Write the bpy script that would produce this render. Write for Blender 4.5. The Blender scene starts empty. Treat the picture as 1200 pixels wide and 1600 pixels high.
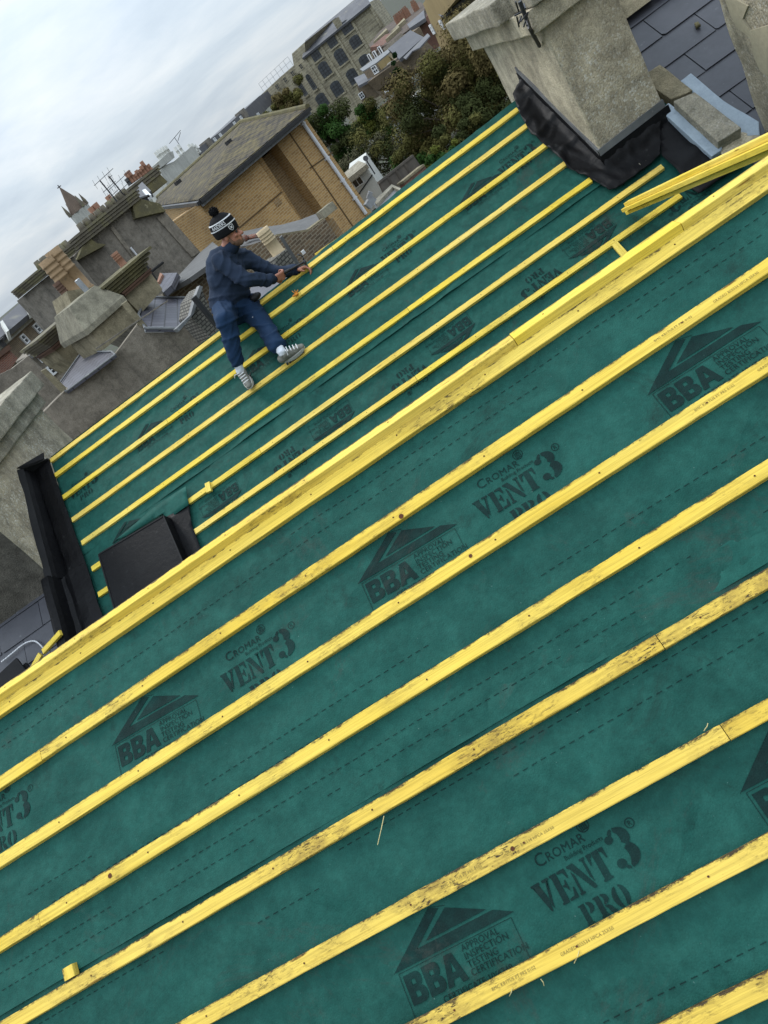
import bpy, bmesh, math, random
import numpy as np
from mathutils import Vector, Matrix, noise, geometry
random.seed(7); rng = np.random.default_rng(7)
SC = bpy.context.scene; COL = SC.collection
PI = math.pi
def V3(*a): return Vector(a)
S = 1.45                       # metres per calibration unit (batten gauge .2 -> .29 m)
# ------------------------------------------------------------------ camera
FPX = 1172.679
ROT = ((0.81923663, -0.13371882, -0.5576474), (-0.5471808, -0.47325694, -0.69037746), (-0.17159404, 0.87071646, -0.46087779))
RX, RD, RF = (Vector(r) for r in ROT)
CAM = V3(0, -1.9 * S, .77 * S)
cam = bpy.data.cameras.new('camera'); camo = bpy.data.objects.new('camera', cam); COL.objects.link(camo)
cam.sensor_fit = 'HORIZONTAL'; cam.sensor_width = 36; cam.lens = FPX / 1200 * 36; cam.clip_end = 9000; cam.clip_start = .05
mw = Matrix((RX, -RD, -RF)).transposed().to_4x4(); mw.translation = CAM; camo.matrix_world = mw
SC.camera = camo
def ray(px, py): return (RX * (px - 600) + RD * (py - 800) + RF * FPX).normalized()
def W(px, py, D):
    t = ray(px, py); return CAM + t * (D / math.hypot(t.x, t.y))
def Wx(px, py, x):
    t = ray(px, py); return CAM + t * ((x - CAM.x) / t.x)
def Wy(px, py, y):
    t = ray(px, py); return CAM + t * ((y - CAM.y) / t.y)
def Wz(px, py, z):
    t = ray(px, py); return CAM + t * ((z - CAM.z) / t.z)
class Pl:
    def __init__(s, p, n):
        s.p = Vector(p); s.n = Vector(n).normalized()
        if s.n.dot(CAM - s.p) < 0: s.n = -s.n
    def hit(s, px, py, h=0):
        t = ray(px, py); return CAM + t * ((s.n.dot(s.p - CAM) + h) / s.n.dot(t))
def plane3(a, b, c): return Pl(a, (b - a).cross(c - a))
def vplane(a, b):                 # vertical plane through two world points
    d = b - a; return Pl(a, V3(-d.y, d.x, 0))
def fplane(px, py, D, skew=0):    # vertical plane at distance D, square to the sight line and then turned by skew degrees
    p = W(px, py, D); d = p - CAM; a = math.atan2(d.y, d.x) + math.radians(90 + skew); return vplane(p, p + V3(math.cos(a), math.sin(a), 0))
# the two roof slopes: h = 0 is the plane of the batten tops
A_, B_ = math.radians(33), math.radians(34)
nN = V3(0, -math.sin(A_), math.cos(A_)); dN = V3(0, -math.cos(A_), -math.sin(A_))   # down the near slope
nF = V3(0, -math.sin(B_), math.cos(B_)); dF = V3(0, math.cos(B_), math.sin(B_))     # up the far slope
FQ = V3(0, 2.8 * S, -.13 * S)
def NP(x, s, h=0): return V3(x, 0, 0) + dN * s + nN * h
def FP(x, t, h=0): return V3(x, 0, 0) + FQ + dF * t + nF * h
PN = Pl(V3(0, 0, 0), nN); PF = Pl(FQ, nF)
def n_xs(px, py, h=0):
    p = PN.hit(px, py, h); return p.x, (p - nN * h).dot(dN)
def f_xt(px, py, h=0):
    p = PF.hit(px, py, h); return p.x, (p - nF * h - FQ).dot(dF)
# ------------------------------------------------------------------ objects
ORG = {}
def tag(o, label=None, cat=None, group=None, kind=None):
    if label: o['label'] = label
    if cat: o['category'] = cat
    if group: o['group'] = group
    if kind: o['kind'] = kind
    return o
def thing(name, loc, label, cat, group=None, kind=None):
    o = bpy.data.objects.new(name, None); COL.objects.link(o); o.location = loc; o.empty_display_size = .1
    ORG[o.name] = Vector(loc)
    return tag(o, label, cat, group, kind)
def mk(name, V, F, mats, parent=None, mi=None, uv=None, smooth=False, origin=None):
    """one mesh object from world-space vertices"""
    V = [Vector(v) for v in V]
    if parent is not None: org = ORG[parent.name]
    elif origin is not None: org = Vector(origin)
    else:
        lo = [min(v[i] for v in V) for i in range(3)]; hi = [max(v[i] for v in V) for i in range(3)]
        org = V3((lo[0] + hi[0]) / 2, (lo[1] + hi[1]) / 2, lo[2])
    me = bpy.data.meshes.new(name)
    me.from_pydata([tuple(v - org) for v in V], [], F)
    if not isinstance(mats, (list, tuple)): mats = [mats]
    for m in mats: me.materials.append(m)
    if mi is not None: me.polygons.foreach_set('material_index', mi)
    if uv is None: uv = True
    if uv is True:
        L = me.uv_layers.new(name='UVMap'); me.update()
        for p in me.polygons:
            n = p.normal
            u = V3(0, 0, 1).cross(n)
            if u.length < .05: u = V3(1, 0, 0)
            u.normalize(); w = n.cross(u)
            for li in p.loop_indices:
                q = V[me.loops[li].vertex_index]
                L.data[li].uv = (q.dot(u), q.dot(w))
    if smooth: me.polygons.foreach_set('use_smooth', [True] * len(me.polygons))
    me.update()
    o = bpy.data.objects.new(name, me); COL.objects.link(o); ORG[o.name] = org
    if parent is not None: o.parent = parent; o.location = (0, 0, 0)
    else: o.location = org
    return o
class G:
    """collects shapes that belong to one part"""
    def __init__(s): s.V = []; s.F = []; s.M = []
    def add(s, V, F, m=0):
        b = len(s.V); s.V += [Vector(v) for v in V]; s.F += [tuple(i + b for i in f) for f in F]; s.M += [m] * len(F); return s
    def box(s, c, size, ax=None, m=0):
        ax = ax or (V3(1, 0, 0), V3(0, 1, 0), V3(0, 0, 1)); c = Vector(c); h = [q / 2 for q in size]
        P = [c + ax[0] * (h[0] * i) + ax[1] * (h[1] * j) + ax[2] * (h[2] * k) for i in (-1, 1) for j in (-1, 1) for k in (-1, 1)]
        return s.add(P, [(0, 1, 3, 2), (4, 6, 7, 5), (0, 4, 5, 1), (2, 3, 7, 6), (0, 2, 6, 4), (1, 5, 7, 3)], m)
    def aabb(s, x0, x1, y0, y1, z0, z1, m=0): return s.box(((x0 + x1) / 2, (y0 + y1) / 2, (z0 + z1) / 2), (x1 - x0, y1 - y0, z1 - z0), None, m)
    def prism(s, P, vec, m=0):
        P = [Vector(p) for p in P]; vec = Vector(vec); n = len(P)
        nn = sum(((P[i] - P[0]).cross(P[(i + 1) % n] - P[0]) for i in range(n)), V3(0, 0, 0))
        if nn.dot(vec) > 0: P = P[::-1]
        return s.add(P + [p + vec for p in P], [tuple(range(n)), tuple(range(2 * n - 1, n - 1, -1))] + [(i, i + n, (i + 1) % n + n, (i + 1) % n) for i in range(n)], m)
    def tube(s, p0, p1, r0, r1=None, n=10, m=0, cap=True):
        r1 = r0 if r1 is None else r1; p0 = Vector(p0); p1 = Vector(p1); d = (p1 - p0).normalized()
        a = d.orthogonal().normalized(); b = d.cross(a)
        P = [p0 + (a * math.cos(2 * PI * i / n) + b * math.sin(2 * PI * i / n)) * r0 for i in range(n)] + [p1 + (a * math.cos(2 * PI * i / n) + b * math.sin(2 * PI * i / n)) * r1 for i in range(n)]
        F = [(i, (i + 1) % n, (i + 1) % n + n, i + n) for i in range(n)]
        if cap: F += [tuple(range(n - 1, -1, -1)), tuple(range(n, 2 * n))]
        return s.add(P, F, m)
    def path(s, pts, r, n=8, m=0):
        for a, b in zip(pts[:-1], pts[1:]): s.tube(a, b, r, r, n, m)
        return s
    def lathe(s, base, axis, prof, n=14, m=0):      # prof: (distance along axis, radius)
        base = Vector(base); d = Vector(axis).normalized(); a = d.orthogonal().normalized(); b = d.cross(a); k = len(prof)
        P = [base + d * t + (a * math.cos(2 * PI * i / n) + b * math.sin(2 * PI * i / n)) * r for t, r in prof for i in range(n)]
        F = [(j * n + i, j * n + (i + 1) % n, (j + 1) * n + (i + 1) % n, (j + 1) * n + i) for j in range(k - 1) for i in range(n)]
        F += [tuple(range(n - 1, -1, -1)), tuple(range((k - 1) * n, k * n))]
        return s.add(P, F, m)
    def ball(s, c, r, ax=None, n=12, m=0):
        c = Vector(c); ax = ax or (V3(1, 0, 0), V3(0, 1, 0), V3(0, 0, 1)); r = r if isinstance(r, (tuple, list)) else (r, r, r)
        k = n // 2; P = [c + ax[2] * r[2]]; F = []
        for j in range(1, k):
            th = PI * j / k
            for i in range(n):
                ph = 2 * PI * i / n
                P.append(c + ax[0] * (r[0] * math.sin(th) * math.cos(ph)) + ax[1] * (r[1] * math.sin(th) * math.sin(ph)) + ax[2] * (r[2] * math.cos(th)))
        P.append(c - ax[2] * r[2]); e = len(P) - 1
        F += [(0, 1 + i, 1 + (i + 1) % n) for i in range(n)]
        for j in range(k - 2):
            o = 1 + j * n
            F += [(o + i, o + n + i, o + n + (i + 1) % n, o + (i + 1) % n) for i in range(n)]
        o = 1 + (k - 2) * n
        F += [(o + (i + 1) % n, o + i, e) for i in range(n)]
        return s.add(P, F, m)
    def mk(s, name, mats, parent=None, **k):
        return mk(name, s.V, s.F, mats, parent, s.M if isinstance(mats, (list, tuple)) else None, **k)
def slab(name, pix, pl, thick, mat, parent=None, off=0, **k):
    """outline in the plane pl, given real thickness away from its face"""
    P = [pl.hit(x, y, off) for x, y in pix]
    g = G().prism(P, pl.n * -thick)
    return g.mk(name, mat, parent, **k) if name else g
# ------------------------------------------------------------------ materials
def newmat(name):
    m = bpy.data.materials.new(name); m.use_nodes = True; nt = m.node_tree
    bs = nt.nodes['Principled BSDF']; return m, nt, bs
class NB:
    def __init__(s, nt): s.nt = nt
    def n(s, t, **k):
        o = s.nt.nodes.new('ShaderNode' + t)
        for a, b in k.items():
            if a[0] == '_': setattr(o, a[1:], b)
            else: s.set(o.inputs[a.replace('__', ' ')], b)
        return o
    def set(s, i, v):
        if hasattr(v, 'is_linked') or isinstance(v, bpy.types.NodeSocket): s.nt.links.new(v, i)
        elif isinstance(v, bpy.types.Node): s.nt.links.new(v.outputs[0], i)
        else: i.default_value = v
    def coord(s, what='Object', scale=(1, 1, 1), rot=(0, 0, 0), loc=None):
        c = s.n('TexCoord'); m = s.n('Mapping'); s.nt.links.new(c.outputs[what], m.inputs['Vector'])
        m.inputs['Scale'].default_value = scale; m.inputs['Rotation'].default_value = rot
        if loc is not None: s.set(m.inputs['Location'], loc)
        return m.outputs[0]
    def noise(s, vec, sc, det=4, rough=.55, dist=0):
        o = s.n('TexNoise', Scale=sc, Detail=det, Roughness=rough, Distortion=dist); s.nt.links.new(vec, o.inputs['Vector']); return o.outputs['Fac']
    def ramp(s, fac, *st):
        o = s.n('ValToRGB'); s.nt.links.new(fac, o.inputs[0]); e = o.color_ramp.elements
        while len(e) < len(st): e.new(.5)
        for q, (p, c) in zip(e, st): q.position = p; q.color = (c, c, c, 1) if isinstance(c, (int, float)) else (*c, 1)
        return o.outputs[0]
    def mix(s, f, a, b, mode='MIX'):
        o = s.n('Mix', _data_type='RGBA', _blend_type=mode)
        for i, v in ((o.inputs[0], f), (o.inputs[6], a), (o.inputs[7], b)):
            if isinstance(v, (tuple, list)): v = (*v, 1) if len(v) == 3 else v
            s.set(i, v)
        return o.outputs[2]
    def math(s, op, a, b=0, clamp=False):
        o = s.n('Math', _operation=op, _use_clamp=clamp); s.set(o.inputs[0], a); s.set(o.inputs[1], b); return o.outputs[0]
    def bump(s, h, strength=.3, dist=.01):
        o = s.n('Bump', Strength=strength, Distance=dist); s.nt.links.new(h, o.inputs['Height']); return o.outputs[0]
def pmat(name, c1, c2=None, sc=3, rough=.8, spots=None, spot_sc=8, spot_lim=(.6, .7), bump=.3, bsc=30, bdist=.01, spec=.3, coord='Object', c3=None, metal=0, streak=0):
    """general weathered surface: two tones in large mottling, optional spots, fine bump"""
    m, nt, bs = newmat(name); b = NB(nt); c2 = c2 or tuple(q * .75 for q in c1)
    v = b.coord(coord)
    col = b.mix(b.ramp(b.noise(v, sc, 6, .6), (.35, 0), (.68, 1)), c1, c2)
    if c3: col = b.mix(b.ramp(b.noise(v, sc * .35, 5, .6), (.5, 0), (.62, 1)), col, c3)
    if streak:
        vs = b.coord(coord, scale=(3, 3, .35)); col = b.mix(b.math('MULTIPLY', b.ramp(b.noise(vs, 1.6, 5, .65), (.48, 0), (.7, 1)), streak), col, tuple(q * .4 for q in c1))
    if spots: col = b.mix(b.ramp(b.noise(v, spot_sc, 5, .65), (spot_lim[0], 0), (spot_lim[1], 1)), col, spots)
    fine = b.noise(v, bsc, 5, .7)
    col = b.mix(.35, col, b.ramp(fine, (.25, .35), (.75, 1.0)), 'MULTIPLY')
    b.set(bs.inputs['Base Color'], col); bs.inputs['Roughness'].default_value = rough; bs.inputs['Specular IOR Level'].default_value = spec; bs.inputs['Metallic'].default_value = metal
    if bump: b.set(bs.inputs['Normal'], b.bump(fine, bump, bdist))
    return m
def brickmat(name, c1, c2, mortar, bw=.225, bh=.075, ms=.01, rough=.85, dirt=(.03, .03, .028), dirt_amt=.35, off=.5, bumpd=.006, sc=1.2):
    m, nt, bs = newmat(name); b = NB(nt); v = b.coord('UV')
    t = b.n('TexBrick', _offset=off); nt.links.new(v, t.inputs['Vector'])
    for k, q in (('Color1', (*c1, 1)), ('Color2', (*c2, 1)), ('Mortar', (*mortar, 1)), ('Scale', 1), ('Mortar Size', ms), ('Mortar Smooth', .2), ('Bias', 0), ('Brick Width', bw), ('Row Height', bh)): t.inputs[k].default_value = q
    vo = b.coord('Object')
    col = b.mix(b.math('MULTIPLY', b.ramp(b.noise(vo, sc, 6, .65), (.42, 0), (.72, 1)), dirt_amt), t.outputs['Color'], dirt)
    col = b.mix(.3, col, b.ramp(b.noise(vo, 25, 4), (.3, .5), (.7, 1)), 'MULTIPLY')
    b.set(bs.inputs['Base Color'], col); bs.inputs['Roughness'].default_value = rough; bs.inputs['Specular IOR Level'].default_value = .25
    h = b.math('SUBTRACT', 1, t.outputs['Fac']); b.set(bs.inputs['Normal'], b.bump(h, .5, bumpd))
    return m
# ------------------------------------------------------------------ main materials
def wood_mat(name, c1, c2, pale, dirt=.5):
    m, nt, bs = newmat(name); b = NB(nt)
    oi = b.n('ObjectInfo'); rnd = oi.outputs['Random']
    off = b.n('CombineXYZ', X=b.math('MULTIPLY', rnd, 37.0), Y=b.math('MULTIPLY', rnd, 11.0), Z=b.math('MULTIPLY', rnd, 5.0)).outputs[0]
    v = b.coord('Object', loc=off); vg = b.coord('Object', scale=(1.2, 26, 26), loc=off); vf = b.coord('Object', scale=(4, 160, 160), loc=off)
    col = b.mix(b.ramp(b.noise(vg, 1.0, 5, .6, 1.2), (.3, 0), (.7, 1)), c1, c2)
    col = b.mix(b.ramp(b.noise(v, 1.1, 3), (.42, 0), (.66, 1)), col, pale)
    col = b.mix(b.math('MULTIPLY', rnd, .28), col, pale)
    grain = b.noise(vf, 1.0, 4, .6, .4)
    col = b.mix(.5, col, b.ramp(grain, (.34, .5), (.56, 1.0)), 'MULTIPLY')
    vl = b.coord('Object', scale=(.8, 70, 70), loc=off); col = b.mix(b.math('MULTIPLY', b.ramp(b.noise(vl, 1.0, 3, .5, .8), (.54, 0), (.62, 1)), .3), col, tuple(q * .6 for q in c2))
    # knots
    vk = b.coord('Object', scale=(2.3, 22, 22), loc=off)
    vo = b.n('TexVoronoi', Scale=1.0); nt.links.new(vk, vo.inputs['Vector'])
    col = b.mix(b.ramp(vo.outputs['Distance'], (.05, .9), (.10, 0)), col, (.22, .11, .015))
    # black grime flecks, site mud
    vd = b.coord('Object', scale=(1, 1.5, 1.5), loc=off)
    patch = b.ramp(b.noise(vd, 2.4, 3), (.50 if dirt < 1 else .44, 0), (.68 if dirt < 1 else .60, 1))
    col = b.mix(b.math('MULTIPLY', b.math('MULTIPLY', patch, b.ramp(b.noise(vd, 13, 6, .75), (.40, 0), (.66, 1))), dirt * .7, True), col, (.20, .125, .030))
    vfl = b.coord('Object', scale=(26, 95, 95), loc=off); fl = b.ramp(b.noise(vfl, 1.0, 6, .8, .5), (.53, 0), (.60, 1))
    col = b.mix(b.math('MULTIPLY', b.math('MULTIPLY', patch, fl), dirt), col, (.035, .022, .012))
    col = b.mix(b.math('MULTIPLY', b.ramp(b.noise(vd, 9, 6, .75), (.66, 0), (.74, 1)), dirt * .7), col, (.06, .035, .015))
    # grime caught along the upper arris, broken up by noise
    yy = b.n('SeparateXYZ'); tcn = b.n('TexCoord'); nt.links.new(tcn.outputs['Object'], yy.inputs[0])
    ve = b.coord('Object', scale=(14, 30, 30), loc=off)
    edge = b.math('ADD', b.math('MULTIPLY', yy.outputs['Y'], 26.0), b.math('MULTIPLY', b.noise(ve, 1.0, 6, .8), 1.55))
    ed2 = b.math('MULTIPLY', edge, .625)
    col = b.mix(b.math('MULTIPLY', b.ramp(ed2, (.80, 0), (.92, 1)), min(1, dirt * 1.1)), col, (.05, .034, .016))
    b.set(bs.inputs['Base Color'], col); bs.inputs['Roughness'].default_value = .75; bs.inputs['Specular IOR Level'].default_value = .25
    b.set(bs.inputs['Normal'], b.bump(grain, .35, .002))
    return m
M = {}
M['wood'] = wood_mat('batten_wood', (.745, .525, .072), (.665, .44, .045), (.77, .565, .105), .85)
M['wood_dirty'] = wood_mat('batten_wood_trodden', (.695, .48, .070), (.615, .40, .045), (.73, .52, .10), 1.15)
M['wood_far'] = wood_mat('batten_wood_fresh', (.785, .58, .055), (.73, .51, .038), (.79, .60, .13), .45)
M['wood_pale'] = wood_mat('batten_wood_pale', (.78, .56, .085), (.72, .49, .06), (.79, .59, .15), .45)
def membrane_mat(name, c, dark, dust, ink=None):
    m, nt, bs = newmat(name); b = NB(nt); v = b.coord('Object')
    base = ink or c
    big = b.noise(v, 1.7, 5, .6, .6); mid = b.noise(v, 9, 6, .7)
    col = b.mix(b.ramp(big, (.35, 0), (.7, 1)), base, tuple(q * .78 for q in base))
    col = b.mix(b.math('MULTIPLY', b.ramp(mid, (.42, 0), (.72, 1)), .6), col, dust)
    col = b.mix(.5, col, b.ramp(b.noise(v, 28, 6, .8), (.30, .60), (.52, 1.0), (.70, 1.3)), 'MULTIPLY')
    col = b.mix(b.math('MULTIPLY', b.ramp(b.noise(v, 3.3, 7, .78, .5), (.57, 0), (.72, 1)), .75), col, dark)
    col = b.mix(b.math('MULTIPLY', b.ramp(b.noise(v, 1.1, 8, .82, 1.2), (.57, 0), (.70, 1)), .5), col, (.05, .05, .042))
    # the embossed diamond cells of the fleece
    w = b.coord('Object', scale=(170, 150, 150), rot=(.3, .2, math.radians(38)))
    ch = b.n('TexVoronoi', _distance='MANHATTAN', Scale=1.0, Randomness=.75); nt.links.new(w, ch.inputs['Vector'])
    cell = ch.outputs['Distance']
    col = b.mix(.16, col, b.ramp(cell, (.1, 1.0), (.75, .5)), 'MULTIPLY')
    # tiny pale chips of dust
    col = b.mix(b.ramp(b.noise(v, 120, 2), (.76, 0), (.8, .7)), col, (.16, .24, .22))
    b.set(bs.inputs['Base Color'], col); bs.inputs['Roughness'].default_value = .7; bs.inputs['Specular IOR Level'].default_value = .14
    h = b.math('ADD', b.math('MULTIPLY', cell, .0006), b.math('ADD', b.math('MULTIPLY', b.noise(v, 11, 5, .6), .007), b.math('MULTIPLY', b.ramp(b.noise(v, 2.3, 2, .45, .4), (.40, 0), (.50, 1), (.60, 0)), .006)))
    b.set(bs.inputs['Normal'], b.bump(h, .8, 1.0))
    return m
GREEN = (.0090, .072, .0575)
M['mem'] = membrane_mat('green_membrane', GREEN, (.008, .026, .021), (.021, .112, .089))
M['ink'] = membrane_mat('printing_ink', GREEN, (.004, .015, .014), (.006, .047, .040), ink=(.003, .020, .018))
M['felt'] = pmat('black_felt', (.004, .004, .0048), (.008, .008, .009), 4, .5, spots=(.05, .05, .05), spot_sc=16, spot_lim=(.64, .82), bump=.5, bsc=22, bdist=.008, spec=.13)
M['felt_matt'] = pmat('black_felt_dusty', (.016, .016, .017), (.024, .024, .025), 3, .75, spots=(.12, .12, .11), spot_sc=20, spot_lim=(.7, .82), bump=.2, bsc=60, bdist=.003, spec=.15)
M['lead'] = pmat('lead', (.19, .195, .20), (.12, .125, .13), 5, .55, spots=(.34, .34, .33), spot_sc=9, spot_lim=(.58, .74), bsc=40, bdist=.004, metal=.15)
M['lead_dark'] = pmat('dull_lead', (.115, .112, .108), (.075, .074, .072), 2.5, .7, spots=(.18, .175, .165), spot_sc=5, spot_lim=(.58, .74), bsc=20, bdist=.01)
M['paint_blue'] = pmat('flaking_blue_grey_paint', (.36, .43, .49), (.28, .34, .40), 5, .6, spots=(.12, .13, .14), spot_sc=40, spot_lim=(.66, .72), bsc=50, bdist=.004)
def render_mat(name, c1, c2, c3, pebble=.5, sc=2.2, dark=(.05, .048, .042), light=(.42, .40, .34)):
    m, nt, bs = newmat(name); b = NB(nt); v = b.coord('Object')
    col = b.mix(b.ramp(b.noise(v, sc, 7, .65, .3), (.36, 0), (.66, 1)), c1, c2)
    col = b.mix(b.ramp(b.noise(v, sc * .6, 6, .7, .4), (.5, 0), (.66, 1)), col, c3)
    vo = b.n('TexVoronoi', Scale=70); nt.links.new(v, vo.inputs['Vector'])
    zone = b.ramp(b.noise(v, 1.7, 5, .7), (.38, 0), (.6, 1))
    peb = b.math('MULTIPLY', b.ramp(vo.outputs['Color'], (.6, 0), (.95, 1)), b.math('MULTIPLY', zone, pebble))
    col = b.mix(peb, col, light)
    pit = b.ramp(b.noise(v, 38, 6, .75), (.60, 0), (.74, 1)); col = b.mix(b.math('MULTIPLY', pit, .7), col, dark)
    vs = b.coord('Object', scale=(4, 4, .5)); col = b.mix(b.math('MULTIPLY', b.ramp(b.noise(vs, 1.5, 5, .7), (.5, 0), (.72, 1)), .45), col, dark)
    md = b.noise(v, 6, 8, .75, .3); col = b.mix(.8, col, b.ramp(md, (.33, .50), (.5, .95), (.68, 1.35)), 'MULTIPLY')
    fi = b.noise(v, 85, 4, .8); col = b.mix(.6, col, b.ramp(fi, (.34, .45), (.5, 1.0), (.66, 1.4)), 'MULTIPLY')
    # hairline cracks
    vc = b.n('TexVoronoi', _feature='DISTANCE_TO_EDGE', Scale=1.5)
    wob = b.n('TexNoise', Scale=4, Detail=6); nt.links.new(v, wob.inputs['Vector'])
    mx = b.mix(.25, v, wob.outputs['Color'], 'ADD'); nt.links.new(mx, vc.inputs['Vector'])
    col = b.mix(b.math('MULTIPLY', b.ramp(vc.outputs['Distance'], (.0, 1), (.003, 0)), b.math('MULTIPLY', b.ramp(b.noise(v, .9, 2), (.5, 0), (.6, 1)), .7)), col, dark)
    b.set(bs.inputs['Base Color'], col); bs.inputs['Roughness'].default_value = .9; bs.inputs['Specular IOR Level'].default_value = .2
    h = b.math('ADD', b.math('MULTIPLY', b.noise(v, 60, 6, .75), .008), b.math('MULTIPLY', vo.outputs['Distance'], -.006))
    b.set(bs.inputs['Normal'], b.bump(h, .7, 1.0))
    return m
M['chim'] = render_mat('pebbledash_render', (.40, .345, .25), (.29, .255, .19), (.47, .405, .29), .95, light=(.62, .59, .52))
M['chim_smooth'] = render_mat('trowelled_render', (.48, .42, .305), (.38, .33, .245), (.32, .285, .21), .25)
M['conc'] = render_mat('cast_concrete', (.31, .28, .215), (.225, .205, .155), (.37, .335, .26), .4, light=(.55, .54, .5))
M['patch'] = pmat('fresh_mortar_patch', (.42, .37, .26), (.36, .32, .23), 3, .9, bsc=30)
M['grey_render'] = render_mat('old_grey_render', (.235, .205, .165), (.165, .145, .118), (.285, .25, .20), .18, .5, dark=(.05, .046, .04), light=(.24, .23, .2))
M['grey_dark'] = render_mat('weathered_dark_render', (.20, .178, .148), (.138, .124, .106), (.245, .218, .18), .12, .45, dark=(.04, .04, .037), light=(.2, .2, .18))
M['buff'] = render_mat('buff_lichened_render', (.25, .215, .14), (.185, .16, .105), (.29, .25, .165), .15, 1.1, dark=(.06, .055, .035), light=(.36, .34, .26))
M['white_rend'] = pmat('white_render', (.62, .62, .58), (.52, .52, .48), 1.2, .85, streak=.25, bump=.1)
M['stone_pale'] = pmat('pale_render', (.48, .48, .44), (.36, .36, .33), 1.0, .85, streak=.5, bump=.1)
M['moss'] = pmat('mossy_stone', (.155, .135, .065), (.10, .09, .055), 3, .95, spots=(.27, .24, .15), spot_sc=7, bsc=20, bdist=.02)
M['course'] = pmat('lichen_on_courses', (.175, .155, .115), (.115, .10, .078), 2.5, .95, spots=(.19, .172, .10), spot_sc=3, spot_lim=(.5, .62), bsc=20, bdist=.02)
M['course_brown'] = pmat('brown_course_brick', (.13, .075, .05), (.09, .055, .042), 3, .95, bsc=20)
M['tan_brick'] = brickmat('tan_brick', (.47, .285, .112), (.32, .185, .070), (.46, .34, .19), bw=.26, bh=.088, ms=.014, dirt=(.16, .10, .05), dirt_amt=.4, sc=.35)
M['tan_brick_dark'] = brickmat('darker_tan_brick', (.31, .19, .085), (.21, .125, .055), (.34, .26, .16), bw=.26, bh=.088, ms=.014, dirt=(.10, .065, .03), dirt_amt=.5, sc=.4)  # darker copy of the tan brick, mainly for the recessed facet
M['brown_brick'] = brickmat('brown_stock_brick', (.19, .13, .078), (.10, .07, .046), (.25, .21, .15), ms=.014, dirt_amt=.5, sc=.8)
M['red_brick'] = brickmat('red_brick', (.22, .085, .055), (.15, .06, .045), (.2, .16, .13), ms=.012, dirt_amt=.4)
M['mill_stone'] = brickmat('flint_stone', (.36, .32, .22), (.22, .195, .14), (.38, .35, .26), bw=1.1, bh=.36, ms=.05, dirt=(.10, .085, .06), dirt_amt=.6, sc=.5, bumpd=.03)
M['ochre'] = pmat('ochre_render', (.36, .27, .13), (.30, .225, .11), .5, .9, streak=.3, bump=0)
M['terra'] = pmat('terracotta', (.27, .14, .088), (.20, .10, .065), 6, .85, spots=(.12, .09, .07), spot_sc=9, bsc=25)
M['pot_tan'] = pmat('buff_pot', (.35, .24, .14), (.27, .18, .10), 4, .85, spots=(.14, .11, .08), spot_sc=6, bsc=25)
M['pot_cream'] = pmat('cream_pot', (.52, .41, .26), (.44, .34, .2), 4, .8, bsc=25)
M['tile_dark'] = brickmat('moss_spotted_tile', (.078, .062, .044), (.042, .035, .028), (.02, .018, .015), bw=.32, bh=.30, ms=.045, dirt=(.17, .135, .05), dirt_amt=.8, sc=2.2, bumpd=.02)
M['slate'] = brickmat('slate', (.088, .088, .108), (.066, .066, .083), (.02, .02, .024), bw=.30, bh=.22, ms=.012, rough=.5, dirt=(.13, .13, .14), dirt_amt=.3, sc=.6, bumpd=.012)
M['slate_far'] = pmat('far_slate', (.11, .11, .118), (.075, .075, .085), .6, .6, bump=0, spots=(.18, .17, .14), spot_sc=.5)
M['slate_one'] = pmat('riven_slate', (.062, .064, .077), (.042, .044, .055), 3, .45, spots=(.17, .18, .19), spot_sc=11, spot_lim=(.66, .8), bump=.3, bsc=18, bdist=.006, spec=.45)
M['tile_brown'] = brickmat('brown_pantile', (.15, .105, .075), (.10, .075, .058), (.05, .04, .034), bw=.3, bh=.3, ms=.04, dirt_amt=.5, sc=.4, bumpd=.02)
M['cap_brown'] = render_mat('mossy_concrete', (.25, .23, .17), (.19, .175, .13), (.28, .26, .19), .2, 1.2)
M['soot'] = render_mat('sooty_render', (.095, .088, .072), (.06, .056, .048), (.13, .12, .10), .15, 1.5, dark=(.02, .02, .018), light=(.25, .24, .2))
M['hung_tile'] = brickmat('hung_tile', (.23, .215, .18), (.16, .15, .13), (.06, .055, .05), bw=.10, bh=.055, ms=.010, dirt_amt=.4, bumpd=.015)
M['glass'] = pmat('window_glass', (.02, .024, .03), (.03, .036, .042), 1, .08, bump=0, spec=.6)
M['glass_sheen'] = pmat('old_window_glass', (.055, .062, .07), (.03, .035, .04), 2, .2, bump=0, spec=.6)
M['white_pvc'] = pmat('white_frame', (.78, .79, .80), (.7, .71, .72), 3, .45, bump=0)
M['gutter_black'] = pmat('black_plastic', (.02, .02, .022), (.03, .03, .03), 3, .45, bump=0)
M['pipe_white'] = pmat('white_pipe', (.68, .69, .72), (.6, .6, .62), 3, .45, bump=0)
M['metal_dark'] = pmat('dark_steel', (.07, .07, .075), (.045, .045, .05), 8, .45, bump=.1, metal=.7)
M['metal_pale'] = pmat('galvanised_steel', (.42, .44, .46), (.32, .33, .35), 8, .4, bump=.1, metal=.6)
M['cable'] = pmat('white_cable', (.7, .71, .73), (.62, .63, .65), 3, .5, bump=0)
M['bark'] = pmat('bark', (.09, .07, .05), (.06, .05, .038), 4, .95, bsc=20, bdist=.03)
M['fence_wood'] = pmat('weathered_fence', (.13, .11, .09), (.085, .075, .065), 2, .9, streak=.4, bsc=12)
M['orange'] = pmat('orange_plastic', (.72, .26, .02), (.6, .2, .02), 9, .45, bump=.1)
M['black_plastic'] = pmat('black_rubber', (.012, .012, .013), (.02, .02, .02), 6, .5, bump=.1)
M['poly'] = pmat('white_foam', (.7, .71, .7), (.6, .6, .6), 6, .8, bump=.1)
M['straw'] = pmat('straw', (.72, .62, .3), (.6, .5, .22), 9, .7, bump=0)
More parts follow.
